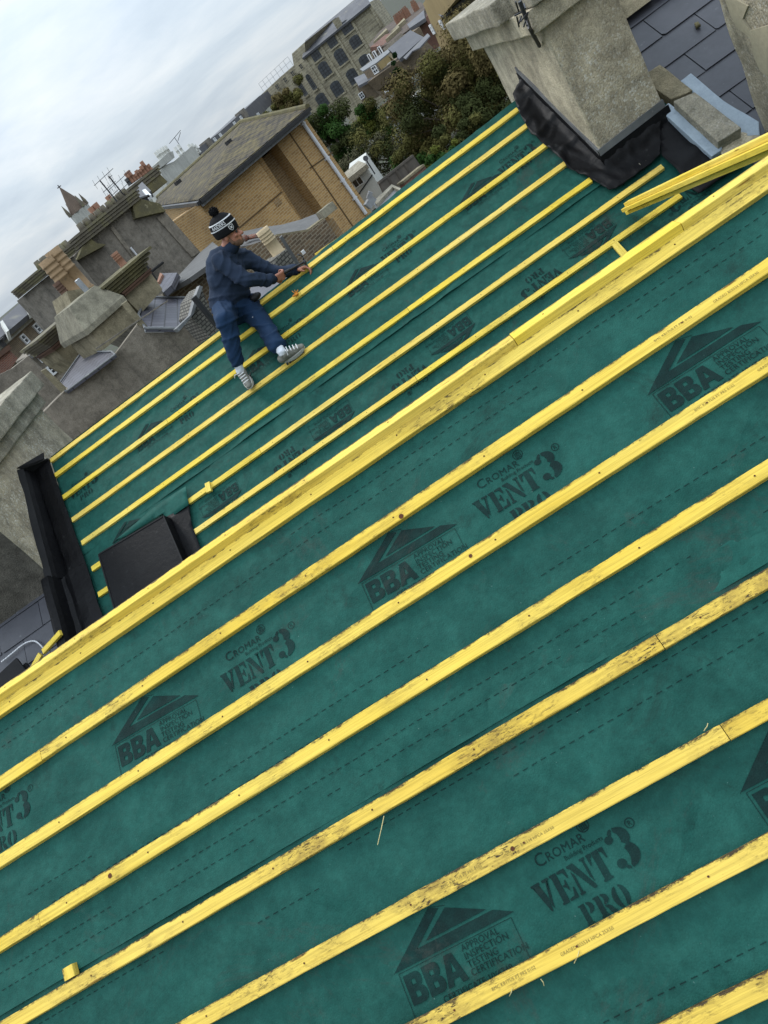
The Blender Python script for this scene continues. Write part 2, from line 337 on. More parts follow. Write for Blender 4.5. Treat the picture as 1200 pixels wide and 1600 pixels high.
M['rust'] = pmat('rusty_hole', (.11, .035, .015), (.06, .02, .01), 30, .9, bump=.1)
M['letter'] = pmat('stamped_letters', (.20, .15, .045), (.34, .25, .06), 60, .8, bump=0)
def leaf_mat(name, a, b_):
    m, nt, bs = newmat(name); b = NB(nt); v = b.coord('Object')
    col = b.mix(b.ramp(b.noise(v, .9, 4), (.35, 0), (.65, 1)), a, b_)
    col = b.mix(.35, col, b.ramp(b.noise(v, 6, 3), (.3, .55), (.7, 1.3)), 'MULTIPLY')
    b.set(bs.inputs['Base Color'], col); bs.inputs['Roughness'].default_value = .9; bs.inputs['Specular IOR Level'].default_value = .04
    return m
M['lf_olive'] = leaf_mat('olive_leaf', (.112, .105, .034), (.075, .074, .024)); M['lf_brown'] = leaf_mat('brown_leaf', (.125, .098, .040), (.088, .073, .030))
M['lf_green'] = leaf_mat('green_leaf', (.036, .075, .016), (.022, .05, .013)); M['lf_dark'] = leaf_mat('dark_leaf', (.050, .058, .020), (.034, .042, .015))
M['lf_lime'] = leaf_mat('yellow_green_leaf', (.11, .115, .022), (.07, .085, .02)); M['lf_grey'] = leaf_mat('grey_green_leaf', (.11, .105, .06), (.072, .072, .042))
M['ivy'] = leaf_mat('ivy_leaf', (.02, .045, .014), (.012, .03, .01))
SKY_LO, SKY_HI, EXPO = 7.5, 24.0, 0.3
# ------------------------------------------------------------------ printed lettering (flat outlines, cut to follow the sheet)
def fill2d(loops):
    cu = bpy.data.curves.new('outline', 'CURVE'); cu.dimensions = '2D'; cu.fill_mode = 'FRONT'
    for L in loops:
        sp = cu.splines.new('POLY'); sp.points.add(len(L) - 1); sp.use_cyclic_u = True
        for p, q in zip(sp.points, L): p.co = (q[0], q[1], 0, 1)
    return curve_tris(cu)
def curve_tris(cu):
    o = bpy.data.objects.new('outline', cu); COL.objects.link(o)
    dg = bpy.context.evaluated_depsgraph_get(); dg.update()
    me = bpy.data.meshes.new_from_object(o.evaluated_get(dg))
    V = [(v.co.x, v.co.y) for v in me.vertices]; F = [tuple(p.vertices) for p in me.polygons]
    bpy.data.objects.remove(o); bpy.data.curves.remove(cu); bpy.data.meshes.remove(me)
    return V, F
_tc = {}
def word(txt, size=1, space=1.0, bold=0):
    """sans lettering, baseline at 0, left at 0"""
    k = (txt, space, bold)
    if k not in _tc:
        cu = bpy.data.curves.new('word', 'FONT'); cu.body = txt; cu.size = 1; cu.space_character = space; cu.resolution_u = 3; cu.fill_mode = 'FRONT'; cu.offset = bold
        _tc[k] = curve_tris(cu)
    V, F = _tc[k]
    return [(x * size, y * size) for x, y in V], F
def arc(cx, cy, rx, ry, a0, a1, n=14): return [(cx + rx * math.cos(math.radians(a0 + (a1 - a0) * i / n)), cy + ry * math.sin(math.radians(a0 + (a1 - a0) * i / n))) for i in range(n + 1)]
STEN = {
 'V': (1.0, [[(0, 1), (.47, 1), (.47, .92), (.41, .92), (.56, .40), (.48, .02), (.44, 0), (.40, .02), (.07, .92), (0, .92)], [(.61, 1), (.97, 1), (.97, .92), (.90, .92), (.60, .06), (.545, .2), (.60, .42), (.77, .92), (.61, .92)]]),
 'E': (.93, [[(0, 1), (.36, 1), (.36, 0), (0, 0), (0, .07), (.07, .07), (.07, .93), (0, .93)], [(.42, 1), (.84, 1), (.84, .68), (.78, .68), (.68, .9), (.42, .92)], [(.42, .54), (.53, .54), (.59, .67), (.64, .67), (.64, .33), (.59, .33), (.53, .46), (.42, .46)], [(.42, 0), (.87, 0), (.87, .35), (.81, .35), (.70, .1), (.42, .08)]]),
 'N': (1.05, [[(.07, .80), (.07, .07), (0, .07), (0, 0), (.27, 0), (.27, .07), (.18, .07), (.18, .64)], [(0, 1), (.36, 1), (.90, .10), (.90, 0), (.74, 0), (.11, .88), (0, .93)], [(.72, 1), (1.0, 1), (1.0, .93), (.93, .93), (.93, .18), (.82, .38), (.82, .93), (.72, .93)]]),
 'T': (.98, [[(.29, 1), (.63, 1), (.63, .07), (.71, .07), (.71, 0), (.21, 0), (.21, .07), (.29, .07)], [(0, 1), (.25, 1), (.25, .9), (.14, .86), (.07, .64), (0, .64)], [(.67, 1), (.92, 1), (.92, .64), (.85, .64), (.78, .86), (.67, .9)]]),
 '3': (.92, [arc(.42, .93, .42, .39, 88, -52) + arc(.40, .93, .12, .25, -40, 80), arc(.42, .33, .45, .43, 60, -88) + arc(.40, .33, .12, .30, -80, 50), arc(.17, 1.02, .14, .14, 0, 360), arc(.17, .17, .16, .16, 0, 360), [(.2, 1.2), (.30, 1.31), (.38, 1.32), (.38, 1.24), (.3, 1.1)], [(.2, .1), (.26, -.06), (.38, -.1), (.38, -.02), (.3, .06)]]),
 'P': (.92, [[(0, 1), (.38, 1), (.38, .07), (.47, .07), (.47, 0), (0, 0), (0, .07), (.08, .07), (.08, .93), (0, .93)], arc(.46, .72, .40, .28, 85, -85) + arc(.46, .72, .12, .2, -75, 75)]),
 'R': (1.02, [[(0, 1), (.38, 1), (.38, .07), (.47, .07), (.47, 0), (0, 0), (0, .07), (.08, .07), (.08, .93), (0, .93)], arc(.46, .74, .40, .26, 85, -85) + arc(.46, .74, .12, .18, -75, 75), [(.46, .45), (.66, .42), (.84, .30), (.90, .1), (1.0, .06), (1.0, 0), (.72, 0), (.62, .1), (.58, .32), (.46, .4)]]),
 'O': (.98, [arc(.44, .5, .44, .52, 98, 262) + arc(.40, .5, .1, .42, 250, 110), arc(.52, .5, .44, .52, 82, -82) + arc(.56, .5, .1, .42, -70, 70)]),
}
_st = {}
def stencil(txt, size):
    x = 0; V = []; F = []
    for ch in txt:
        if ch not in _st:
            Vc = []; Fc = []
            for L in STEN[ch][1]:
                v, f = fill2d([L]); b = len(Vc); Vc += v; Fc += [tuple(i + b for i in q) for q in f]
            _st[ch] = (Vc, Fc)
        v, f = _st[ch]; b = len(V)
        V += [((px + x) * size, py * size) for px, py in v]; F += [tuple(i + b for i in q) for q in f]; x += STEN[ch][0] + .05
    return V, F
class Ink:
    def __init__(s): s.V = []; s.F = []
    def add(s, VF, ox=0, oy=0, k=1):
        b = len(s.V); s.V += [(x * k + ox, y * k + oy) for x, y in VF[0]]; s.F += [tuple(i + b for i in f) for f in VF[1]]
    def line(s, a, b, w):
        d = Vector((b[0] - a[0], b[1] - a[1])).normalized(); n = Vector((-d.y, d.x)) * (w / 2)
        s.add(([(a[0] + n.x, a[1] + n.y), (a[0] - n.x, a[1] - n.y), (b[0] - n.x, b[1] - n.y), (b[0] + n.x, b[1] + n.y)], [(0, 1, 2, 3)]))
def vent_mark():
    """CROMAR Building Products / VENT3 (R) / PRO, VENT3 one unit wide, its baseline at 0"""
    k = Ink(); h = .26
    def sx(VF, q): return [(x * q, y) for x, y in VF[0]], VF[1]
    k.add(sx(stencil('VENT', h), .73)); k.add(sx(stencil('3', .247), 1.15), .805, .022)
    k.add(sx(stencil('PRO', .170), .92), .305, -.232)
    k.add(word('C', .16), .145, .362); k.add(word('ROMAR', .114, 1.06), .262, .366)
    k.add(word('Building Products', .058), .41, .302)
    cx, cy, r = .715, .487, .060
    k.add(fill2d([arc(cx, cy, r, r, 0, 360, 24), arc(cx, cy, r * .86, r * .86, 0, 360, 24)]))
    k.add(fill2d([[(cx - .038, cy + .018), (cx, cy + .042), (cx + .038, cy + .018)]]))
    for i in range(4): k.add(fill2d([[(cx - .034 + i * .019, cy - .03), (cx - .034 + i * .019, cy + .013), (cx - .023 + i * .019, cy + .013), (cx - .023 + i * .019, cy - .03)]]))
    k.line((cx - .04, cy - .037), (cx + .04, cy - .037), .009)
    rx, ry = 1.10, .315
    k.add(fill2d([arc(rx, ry, .045, .045, 0, 360, 20), arc(rx, ry, .037, .037, 0, 360, 20)])); k.add(word('R', .064), rx - .021, ry - .022)
    return k
def bba_mark():
    k = Ink()
    k.add(fill2d([[(-.03, .012), (.43, .30), (.505, .272), (.215, .092), (.895, .094), (1.04, .02)]]))
    k.add(fill2d([[(.31, .112), (.555, .255), (.85, .116)]]))
    k.line((-.035, .008), (.43, .306), .004); k.line((.43, .306), (.56, .268), .004)
    for a, b in (((0, -.005), (1, -.005)), ((0, -.325), (1, -.325)), ((0, -.005), (0, -.325)), ((1, -.005), (1, -.325))): k.line(a, b, .0045)
    B = [[(0, 0), (0, 1), (.5, 1), (.62, .95), (.68, .85), (.68, .68), (.62, .57), (.55, .52), (.66, .46), (.72, .34), (.72, .18), (.65, .06), (.52, 0)], [(.25, .62), (.25, .8), (.43, .8), (.43, .62)], [(.25, .2), (.25, .4), (.45, .4), (.45, .2)]]
    Aq = [[(0, 0), (.27, 1), (.60, 1), (.88, 0), (.62, 0), (.57, .2), (.30, .2), (.25, 0)], [(.35, .4), (.53, .4), (.44, .76)]]
    b = fill2d(B); hh = .205
    k.add(b, .025, -.235, hh); k.add(b, .185, -.235, hh); k.add(fill2d(Aq), .335, -.235, hh)
    for i, t in enumerate(('APPROVAL', 'INSPECTION', 'TESTING', 'CERTIFICATION')): k.add(word(t, .066, 1.02), .545, -.062 - i * .056)
    k.add(word('CERTIFICATE 10/4748', .062, 1.02), .26, -.305)
    return k
VENT, BBA = vent_mark(), bba_mark()
# ------------------------------------------------------------------ sheets of membrane
def nz(x, y, z=0.): return noise.noise(V3(x, y, z))
def wrinkle(x, s, seed, amp):
    h = amp * .55 * nz(x * 2.1, s * 2.6, seed) + amp * .35 * nz(x * 4.5 + s * 3, s * 7 - x * 1.5, seed + 3)
    a = x * 1.6 - s * 3.2; r = nz(a * 1.7, (x + s) * .8, seed + 9); h += amp * .9 * max(0, 1 - abs(r) * 7) * max(0, nz(x * .9, s * 1.3, seed + 14) + .15)
    return h + .0008 * nz(x * 30, s * 30, seed)
class Sheet:
    """a roll of membrane lying on a slope; base(x, s, h) gives the world point, s runs along the slope"""
    def __init__(s, base, x0, x1, s0, s1, hfun, step=.035):
        s.base, s.h = base, hfun; nx = int((x1 - x0) / step); ns = max(2, int((s1 - s0) / step))
        s.V = []; s.F = []; s.M = []
        for j in range(ns + 1):
            for i in range(nx + 1):
                x = x0 + (x1 - x0) * i / nx; t = s0 + (s1 - s0) * j / ns; s.V.append(base(x, t, hfun(x, t)))
        w = nx + 1
        s.F = [(j * w + i, j * w + i + 1, (j + 1) * w + i + 1, (j + 1) * w + i) for j in range(ns) for i in range(nx)]; s.M = [0] * len(s.F)
        if base is NP: s.F = [f[::-1] for f in s.F]
    def stamp(s, VF, x, t, size, ang=0, up=-1, grid=.03, lift=.0022, clip=None, m=1):
        """print: local x along the batten, local y up the slope when up*s is up"""
        if s.base is not NP: lift += .0018
        bm = bmesh.new(); ca, sa = math.cos(ang), math.sin(ang); V, F = (VF.V, VF.F) if isinstance(VF, Ink) else VF
        vs = []
        for a, b in V:
            a *= size; b *= size; a, b = a * ca - b * sa, a * sa + b * ca
            vs.append(bm.verts.new((x + a, t + up * b, 0)))
        for f in F:
            try: bm.faces.new([vs[i] for i in f])
            except ValueError: pass
        lo = [min(v.co[i] for v in bm.verts) for i in (0, 1)]; hi = [max(v.co[i] for v in bm.verts) for i in (0, 1)]
        for ax in (0, 1):
            c = math.floor(lo[ax] / grid) * grid + grid
            while c < hi[ax]:
                no = (1, 0, 0) if ax == 0 else (0, 1, 0); co = (c, 0, 0) if ax == 0 else (0, c, 0)
                bmesh.ops.bisect_plane(bm, geom=bm.verts[:] + bm.edges[:] + bm.faces[:], plane_co=co, plane_no=no, dist=1e-6); c += grid
        if clip:
            bmesh.ops.bisect_plane(bm, geom=bm.verts[:] + bm.edges[:] + bm.faces[:], plane_co=(0, clip[0], 0), plane_no=(0, clip[1], 0), clear_outer=True)
        bm.verts.index_update(); b0 = len(s.V)
        for v in bm.verts: s.V.append(s.base(v.co.x, v.co.y, s.h(v.co.x, v.co.y) + lift))
        nref = (nN if s.base is NP else nF)
        for f in bm.faces:
            ids = [v.index + b0 for v in f.verts]
            a, c, d = s.V[ids[0]], s.V[ids[1]], s.V[ids[2]]
            if (c - a).cross(d - a).dot(nref) < 0: ids.reverse()
            s.F.append(tuple(ids)); s.M.append(m)
        bm.free()
    def dashes(s, x0, x1, t, dl=.019, gap=.015, w=.0028, slope=0, keep=.9):
        x = x0; V = []; F = []
        while x < x1:
            if nz(x * 1.3, t * 40) > -.12:
                tt = t + slope * (x - x0) + .002 * nz(x * 2, t * 9); b = len(V)
                V += [(x, -tt), (x + dl, -tt - slope * dl), (x + dl, -tt - slope * dl + w), (x, -tt + w)]; F.append((b, b + 1, b + 2, b + 3))
            x += dl + gap
        if F: s.stamp((V, F), 0, 0, 1, 0, -1, 9, .002)
    def mk(s, name, label, loc):
        o = mk(name, s.V, s.F, [M['mem'], M['ink']], None, s.M, origin=loc, smooth=True); tag(o, label, 'roofing membrane', 'green membrane sheets'); return o
XL, XR = -3.62, 2.75            # side edges of the green sheets
MEMH = -.0285
def hn1(x, s):
    e = (s - 1.10) / .12                     # free lower edge lifts a little over the lap
    return MEMH + .0035 + wrinkle(x, s, 1.3, .017) + (.004 if s > 1.18 else 0) * max(0, e)
def hn2(x, s): return MEMH - .002 + wrinkle(x, s, 5.1, .015)
def hf1(x, t): return MEMH + .0055 + wrinkle(x, t, 8.7, .018) + (.008 * max(0, (-t - .90) / .08) * (.5 + nz(x * 2.2, 3)) if t < -.90 else 0)
def hf2(x, t): return MEMH - .002 + wrinkle(x, t, 12.4, .016)
BAT_N = [(.276, .261), (.482, .469), (.682, .671), (.871, .867), (1.072, 1.083), (1.287, 1.280), (1.47, 1.466), (1.67, 1.67)]
def bn(k, x): a, b = BAT_N[k]; return (a + (b - a) * (x / S + 1.75) / 2.35) * S
lap = bn(3, 0) - .043
s1 = Sheet(NP, XL, XR, .0, lap, hn1); s2 = Sheet(NP, XL, XR, lap - .22, 3.3, hn2)
def pn(px, py): return n_xs(px, py, MEMH)
def pf(px, py): return f_xt(px, py, MEMH)
def mark(sh, kind, left, right, fn, up=-1, width=None, dy=0):
    a = fn(*left); b = fn(*right); d = Vector((b[0] - a[0], (b[1] - a[1]) * (1 if up > 0 else -1)))
    L = width or d.length; ang = math.atan2(d.y, d.x)
    sh.stamp(kind, a[0], a[1] + up * dy, L, ang, up)
# near: VENT3 baseline left/right, BBA box top-left/top-right corners
VW = None
for l, r in (((752, 812), (872, 738)), ((353, 1082), (452, 1020)), ((-45, 1322), (65, 1258))): mark(s1, VENT, l, r, pn, width=.323, dy=-.013)
for l, r in (((566, 912), (702, 831)), ((181, 1165), (298, 1097)), ((1019, 617), (1172, 518)), ((-230, 1400), (-100, 1330))): mark(s1, BBA, l, r, pn, width=.405)
for l, r in (((848, 1424), (1012, 1332)), ((330, 1760), (480, 1665)),): mark(s2, VENT, l, r, pn, width=.323, dy=-.013)
for l, r in (((622, 1522), (781, 1441)), ((1165, 1238), (1330, 1150))): mark(s2, BBA, l, r, pn, width=.405)
for p1, q1 in ((((640, 709), (880, 552))), ((640, 735), (880, 580))):
    a, b = pn(*p1), pn(*q1); s1.dashes(XL, XR, (a[1] + b[1]) / 2)
def dl(sh, px, py, **k): sh.dashes(XL, XR, pn(px, py)[1], **k)
dl(s1, 220, 1290); dl(s1, 250, 1307); dl(s1, 1100, 858); dl(s1, 1100, 893)
dl(s2, 880, 1125); dl(s2, 900, 1158); dl(s2, 940, 1565); dl(s2, 960, 1590)
s1.mk('roofing_membrane', 'green printed membrane sheet below the ridge boards, its free lower edge lapped over the next', V3(0, -.5, -.4))
s2.mk('roofing_membrane', 'lowest green printed membrane sheet on the near slope, mud marked and trodden', V3(0, -1.8, -1.3))
# far slope: the upper roll reads upright, the lower roll lies upside down
def FPr(x, t, h=0): return FP(x, t + (max(0, t - .15) * max(0, x - XL) * .30), h)      # the top edge runs a little askew
f1 = Sheet(FPr, XL, XR, -.965, .21, hf1); f2 = Sheet(FP, XL, XR, -2.3, -.80, hf2)
for q in ((822, 262), (635, 402), (462, 533), (295, 655), (138, 775)):       # foot of each PRO
    x, t = pf(*q); s_ = .323; f1.stamp(VENT, x - .57 * s_, t + .232 * s_, s_, 0, 1)
for q in ((728, 330), (546, 466), (216, 706), (384, 590)):
    x, t = pf(*q); f1.stamp(BBA, x, t + .235 * .36, .40, 0, 1)
f1.stamp(BBA, *pf(178, 850), .40, 0, 1)
for q in ((955, 352), (735, 505), (548, 642), (372, 765)):                   # top right corner as printed = left foot here
    x, t = pf(*q); f2.stamp(BBA, x + .02, t - .02, .40, PI, 1)
for q in ((868, 420), (662, 570), (475, 700)):
    x, t = pf(*q); f2.stamp(VENT, x + .02, t + .012, .323, PI, 1)
x, t = pf(1085, 290); f2.stamp(VENT, x + .1, t + .012, .323, PI, 1)
f1.mk('roofing_membrane', 'green printed membrane sheet over the far ridge, under the seated man', V3(0, 3.7, -.4))
f2.mk('roofing_membrane', 'green printed membrane sheet below the far lap, its lettering upside down', V3(0, 2.9, -.9))
# ------------------------------------------------------------------ battens
def batten(name, P0, P1, up, label, mat='wood', w=.05, th=.025, group='yellow battens nailed across the slopes', stamps=(), cat='batten', rough=.0015, sub=.05, holes=()):
    """real board: origin at its first end, local x along the grain; top face at P (P0, P1 are on the centre line of the top)"""
    P0, P1 = Vector(P0), Vector(P1); X = (P1 - P0); L = X.length; X.normalize(); Z = (Vector(up) - X * Vector(up).dot(X)).normalized(); Y = Z.cross(X)
    n = max(1, int(L / sub)); b = .0022; sd = rng.uniform(0, 99)
    prof = [(-w / 2, -th), (-w / 2, -b), (-w / 2 + b, 0), (0, 0), (w / 2 - b, 0), (w / 2, -b), (w / 2, -th)]
    V = []; F = []; MI = []; k = len(prof)
    for i in range(n + 1):
        x = L * i / n
        for j, (y, z) in enumerate(prof):
            dy = rough * nz(x * 3, sd, j * .3) + .0012 * nz(x * 22, sd + j, 2) + .0018 * nz(x * .7, sd + 50); dz = .0007 * nz(x * 14, sd, j) if j in (2, 3, 4) else 0
            if j in (5, 4) : dy -= max(0, nz(x * 9, sd + 7) - .3) * .007 * (1 if rough > .001 else .3)      # waney arris
            V.append(Vector((x, y + dy, z + dz)))
    F = [(i * k + j, (i + 1) * k + j, (i + 1) * k + j + 1, i * k + j + 1) for i in range(n) for j in range(k - 1)] + [(i * k + k - 1, (i + 1) * k + k - 1, (i + 1) * k, i * k) for i in range(n)]
    F += [tuple(range(k)), tuple(range((n + 1) * k - 1, n * k - 1, -1))]
    F = [f[::-1] for f in F]; MI = [0] * len(F)
    for txt, x, y, size in stamps:
        v, f = word(txt, size, 1.05); b0 = len(V)
        V += [Vector((x + a, y + c, .0012)) for a, c in v]; F += [tuple(q + b0 for q in g) for g in f]; MI += [1] * len(f)
    holes = list(holes) + ([(.14 + .41 * q + .02 * nz(q, sd), .004 * nz(q * 3, sd), .0032) for q in range(int(L / .41)) if .14 + .41 * q < L - .03] if name in ('batten', 'ridge_board') else [])
    for x, y, r in holes:
        b0 = len(V); V += [Vector((x + r * (1 + .2 * nz(q, x)) * math.cos(q * PI / 6), y + r * (1 + .2 * nz(q, 5)) * math.sin(q * PI / 6), .0014)) for q in range(12)]; F.append(tuple(range(b0, b0 + 12))); MI.append(2)
    me = bpy.data.meshes.new(name); me.from_pydata([tuple(v) for v in V], [], F); me.materials.append(M[mat]); me.materials.append(M['letter']); me.materials.append(M['rust']); me.polygons.foreach_set('material_index', MI); me.update()
    bm = bmesh.new(); bm.from_mesh(me); 
    bmesh.ops.recalc_face_normals(bm, faces=[f for f in bm.faces if f.material_index == 0]); bm.to_mesh(me); bm.free()
    o = bpy.data.objects.new(name, me); COL.objects.link(o)
    mm = Matrix((X, Y, Z)).transposed().to_4x4(); mm.translation = P0; o.matrix_world = mm
    return tag(o, label, cat, group)
ORD = ['first', 'second', 'third', 'fourth', 'fifth', 'sixth', 'seventh', 'eighth']
ST = ('BMC KB1TUS FT PRS 0102', 'GRADED BS5534 HPCA 25X50')
joints = {0: [(65, 1185)], 2: [(62, 1440), (248, 1330)], 3: [(1033, 1005)], 4: [(1137, 1150)]}
joints = {0: [(65, 1185)], 2: [(62, 1440)], 3: [(1033, 1005)], 4: [(1137, 1150)]}
def st_at(q, x0, size=.0125): return [(ST[0], n_xs(*q)[0] - x0, -.003, size), (ST[1], n_xs(*q)[0] - x0 + .23, -.006, size)]
stamp_px = {0: (1010, 520), 1: (1085, 642), 4: (690, 1388), 5: (768, 1545)}
kn = 0
for k in range(8):
    xs = [XL + .02] + [n_xs(*q)[0] for q in joints.get(k, [])] + [XR - .05 - .1 * (k % 3)]
    for i in range(len(xs) - 1):
        a, b = xs[i] + (.0012 if i else 0), xs[i + 1] - (.0012 if i < len(xs) - 2 else 0)
        pos = f'{ORD[k]} batten below the ridge boards on the near slope'
        if len(xs) > 2: pos = ('left-hand length of the ' if i == 0 else 'right-hand length of the ') + pos
        sp = []
        if k in stamp_px:
            xq = n_xs(*stamp_px[k])[0]
            if a < xq < b: sp = st_at(stamp_px[k], a)
        hl = []
        for hk, hq, hr in ((0, (627, 807), .010), (2, (171, 1363), .009), (1, (735, 868), .007), (4, (797, 1318), .007)):
            xq = n_xs(*hq)[0]
            if hk == k and a < xq < b: hl.append((xq - a, -.016 if hk == 0 else .0, hr))
        lab = 'yellow ' + pos if k < 4 else 'mud-flecked yellow ' + pos
        jz = V3(0, 0, .0008 * ((i + k) % 2))
        batten('batten', NP(a, bn(k, a)) + jz, NP(b, bn(k, b)) + jz, nN, lab, 'wood' if k < 3 else 'wood_dirty', w=.051, stamps=sp, rough=.0018, holes=hl)
# far slope battens (t measured up the slope, calibration units)
BAT_F = [(.131, .131), (-.0, -.014), (-.196, -.217), (-.395, -.411), (-.59, -.607), (-.806, -.812), (-1.006, -1.022), (-1.22, -1.22), (-1.42, -1.42)]
endL = [-2.49, -2.50, -2.485, -2.46, -2.44, -1.67, -1.72, -1.9, -1.9]; endR = [1.172, 1.159, 1.168, 1.164, 1.193, 1.491, 1.45, 1.6, 1.6]
fw = ['wood_pale', 'wood_far', 'wood_far', 'wood_pale', 'wood_far', 'wood_far', 'wood_pale', 'wood_far', 'wood_far']
def bf(k, x): a, b = BAT_F[k]; return (a + (b - a) * (x / S + 2.5) / 3.67) * S
fj = {0: (505, 365), 1: (462, 445), 2: (262, 660), 4: (640, 487), 5: (410, 712), 6: (640, 575)}
for k in range(9):
    xs = [endL[k] * S] + ([f_xt(*fj[k])[0]] if k in fj else []) + [endR[k] * S]
    for i in range(len(xs) - 1):
        a, b = xs[i] + (.0015 if i else 0), xs[i + 1] - (.0015 if i < len(xs) - 2 else 0)
        nm = ['batten along the far ridge'] + [f'{ORD[q]} batten below the far ridge' for q in range(8)]
        lab = ('left-hand length of the ' if i == 0 else 'right-hand length of the ') if len(xs) > 2 else ''
        mt = fw[k] if i == 0 or k in (2, 4) else ('wood_far' if fw[k] == 'wood_pale' else 'wood_pale')
        lab += ('bright yellow ' if mt == 'wood_far' else 'pale yellow ') + nm[k]
        batten('batten', FP(a, bf(k, a)), FP(b, bf(k, b)), nF, lab, mt, rough=.002)
for (l, r, x0), w_ in zip((((143, 893), (155, 888), 0), ((155, 930), (168, 924), 0)), (0, 0)): pass
for q0, q1, n_ in (((143, 889), (178, 868), 'sixth'), ((153, 929), (188, 908), 'seventh')):
    k = 5 if n_ == 'sixth' else 6; a, b = f_xt(*q0)[0], -1.95 * S + (.1 if k == 5 else .12)
    batten('batten', FP(a, f_xt(*q0)[1]), FP(b, f_xt(*q0)[1] - .01), nF, f'short yellow batten end between black gutter and black hatch, {"upper" if k == 5 else "lower"} one', 'wood_far')
# ridge boards
xj = Wx(800, 537, 0).x
jr = [PN.hit(1060, 352).x, PN.hit(805, 535).x]
xs = [XL - .1, jr[1], jr[0], XR]
for i in range(3):
    a, b = xs[i] + .0015, xs[i + 1] - .0015
    batten('ridge_board', V3(a, -.026, -.006 + .002 * (i % 2)), V3(b, -.028 + .002 * i, -.006 + .002 * (i % 2)), V3(0, 0, 1), ['left-hand', 'middle', 'right-hand'][i] + ' length of the yellow board capping the near ridge', ['wood', 'wood_far', 'wood_far'][i], w=.064, th=.034, group='yellow boards along the near ridge', cat='ridge board')
batten('ridge_board', NP(XL - .1, .097), NP(XR, .092), nN, 'wide yellow board lying just below the capped ridge on the near slope', 'wood', w=.062, group='yellow boards along the near ridge', cat='ridge board', rough=.003)
# offcuts
def stick(q0, q1, plane, h0, h1, up, label, mat='wood_far', w=.05, th=.025, name='batten_offcut', cat='batten offcut'):
    return batten(name, plane.hit(*q0, h0), plane.hit(*q1, h1), up, label, mat, w, th, 'loose batten offcuts', cat=cat)
stick((958, 377), (986, 408), PF, 0, 0, nF, 'short yellow stick running down the far slope beside the sixth membrane batten')
stick((326, 768), (323, 754), PF, .024, .024, nF, 'tiny yellow stub standing on the fifth far batten near the black hatch')
xq, sq = n_xs(106, 1510)
batten('batten_offcut', NP(xq, bn(3, xq) - .03, .004), NP(xq, sq, .006), nN, 'yellow offcut poking out above a batten at the bottom left of the near slope', 'wood', group='loose batten offcuts', cat='batten offcut')
stick((447, 786), (443, 772), PF, .01, .03, nF, 'tiny yellow stub peeping over the near ridge board')
stick((163, 974), (178, 964), PF, .02, .02, nF, 'yellow offcut against the near ridge below the black hatch', 'wood')
# loose bundle leaning out over the valley at the right
pa, pb = PF.hit(985, 318, .10), Wy(1250, 195, .30)
ax = (pb - pa).normalized(); sd = ax.cross(V3(0, 0, 1)).normalized(); upv = sd.cross(ax)
for i, (o1, o2, e0, e1, lb) in enumerate(((0, 0, 0, 0, 'rear stick of the loose bundle leaning beside the concrete chimney'), (.055, .002, .0, .05, 'front stick of the loose bundle leaning beside the concrete chimney'), (.022, -.032, -.075, .02, 'lowest stick of the loose bundle, poking out at its left end'), (.026, .029, .03, .06, 'top stick of the loose bundle leaning beside the concrete chimney'))):
    batten('loose_batten', pa + sd * o1 + upv * o2 + ax * e0, pb + sd * o1 + upv * o2 + ax * e1, upv, 'bright yellow ' + lb, 'wood_far', .046, .025, 'loose battens leaning by the chimney')
# ------------------------------------------------------------------ helpers for draped sheets and rough solids
def draped(name, pix, plane, nrm, hfun, mat, parent=None, grid=.05, thick=.004, pts=None):
    """sheet cut to a pixel outline on a slope, lifted by hfun(world point); a thin solid"""
    n = nrm; u = V3(1, 0, 0); w = n.cross(u).normalized()
    P = [plane.hit(*q) for q in pix] if pts is None else pts
    o = P[0]; bm = bmesh.new(); bm.faces.new([bm.verts.new(((p - o).dot(u), (p - o).dot(w), 0)) for p in P])
    lo = [min(v.co[i] for v in bm.verts) for i in (0, 1)]; hi = [max(v.co[i] for v in bm.verts) for i in (0, 1)]
    for ax in (0, 1):
        c = lo[ax] + grid
        while c < hi[ax]:
            bmesh.ops.bisect_plane(bm, geom=bm.verts[:] + bm.edges[:] + bm.faces[:], plane_co=((c, 0, 0), (0, c, 0))[ax], plane_no=((1, 0, 0), (0, 1, 0))[ax], dist=1e-6); c += grid
    bm.verts.index_update(); V = []
    for v in bm.verts:
        p = o + u * v.co.x + w * v.co.y; V.append(p + n * hfun(p))
    F = [tuple(v.index for v in f.verts) for f in bm.faces]
    e = [(l.vert.index, l.link_loop_next.vert.index) for ed in bm.edges if len(ed.link_faces) == 1 for l in ed.link_loops]
    k = len(V); V += [v - n * thick for v in V]; F += [tuple(i + k for i in f[::-1]) for f in F] + [(b, a, a + k, b + k) for a, b in e]
    bm.free(); return mk(name, V, F, mat, parent, smooth=True)
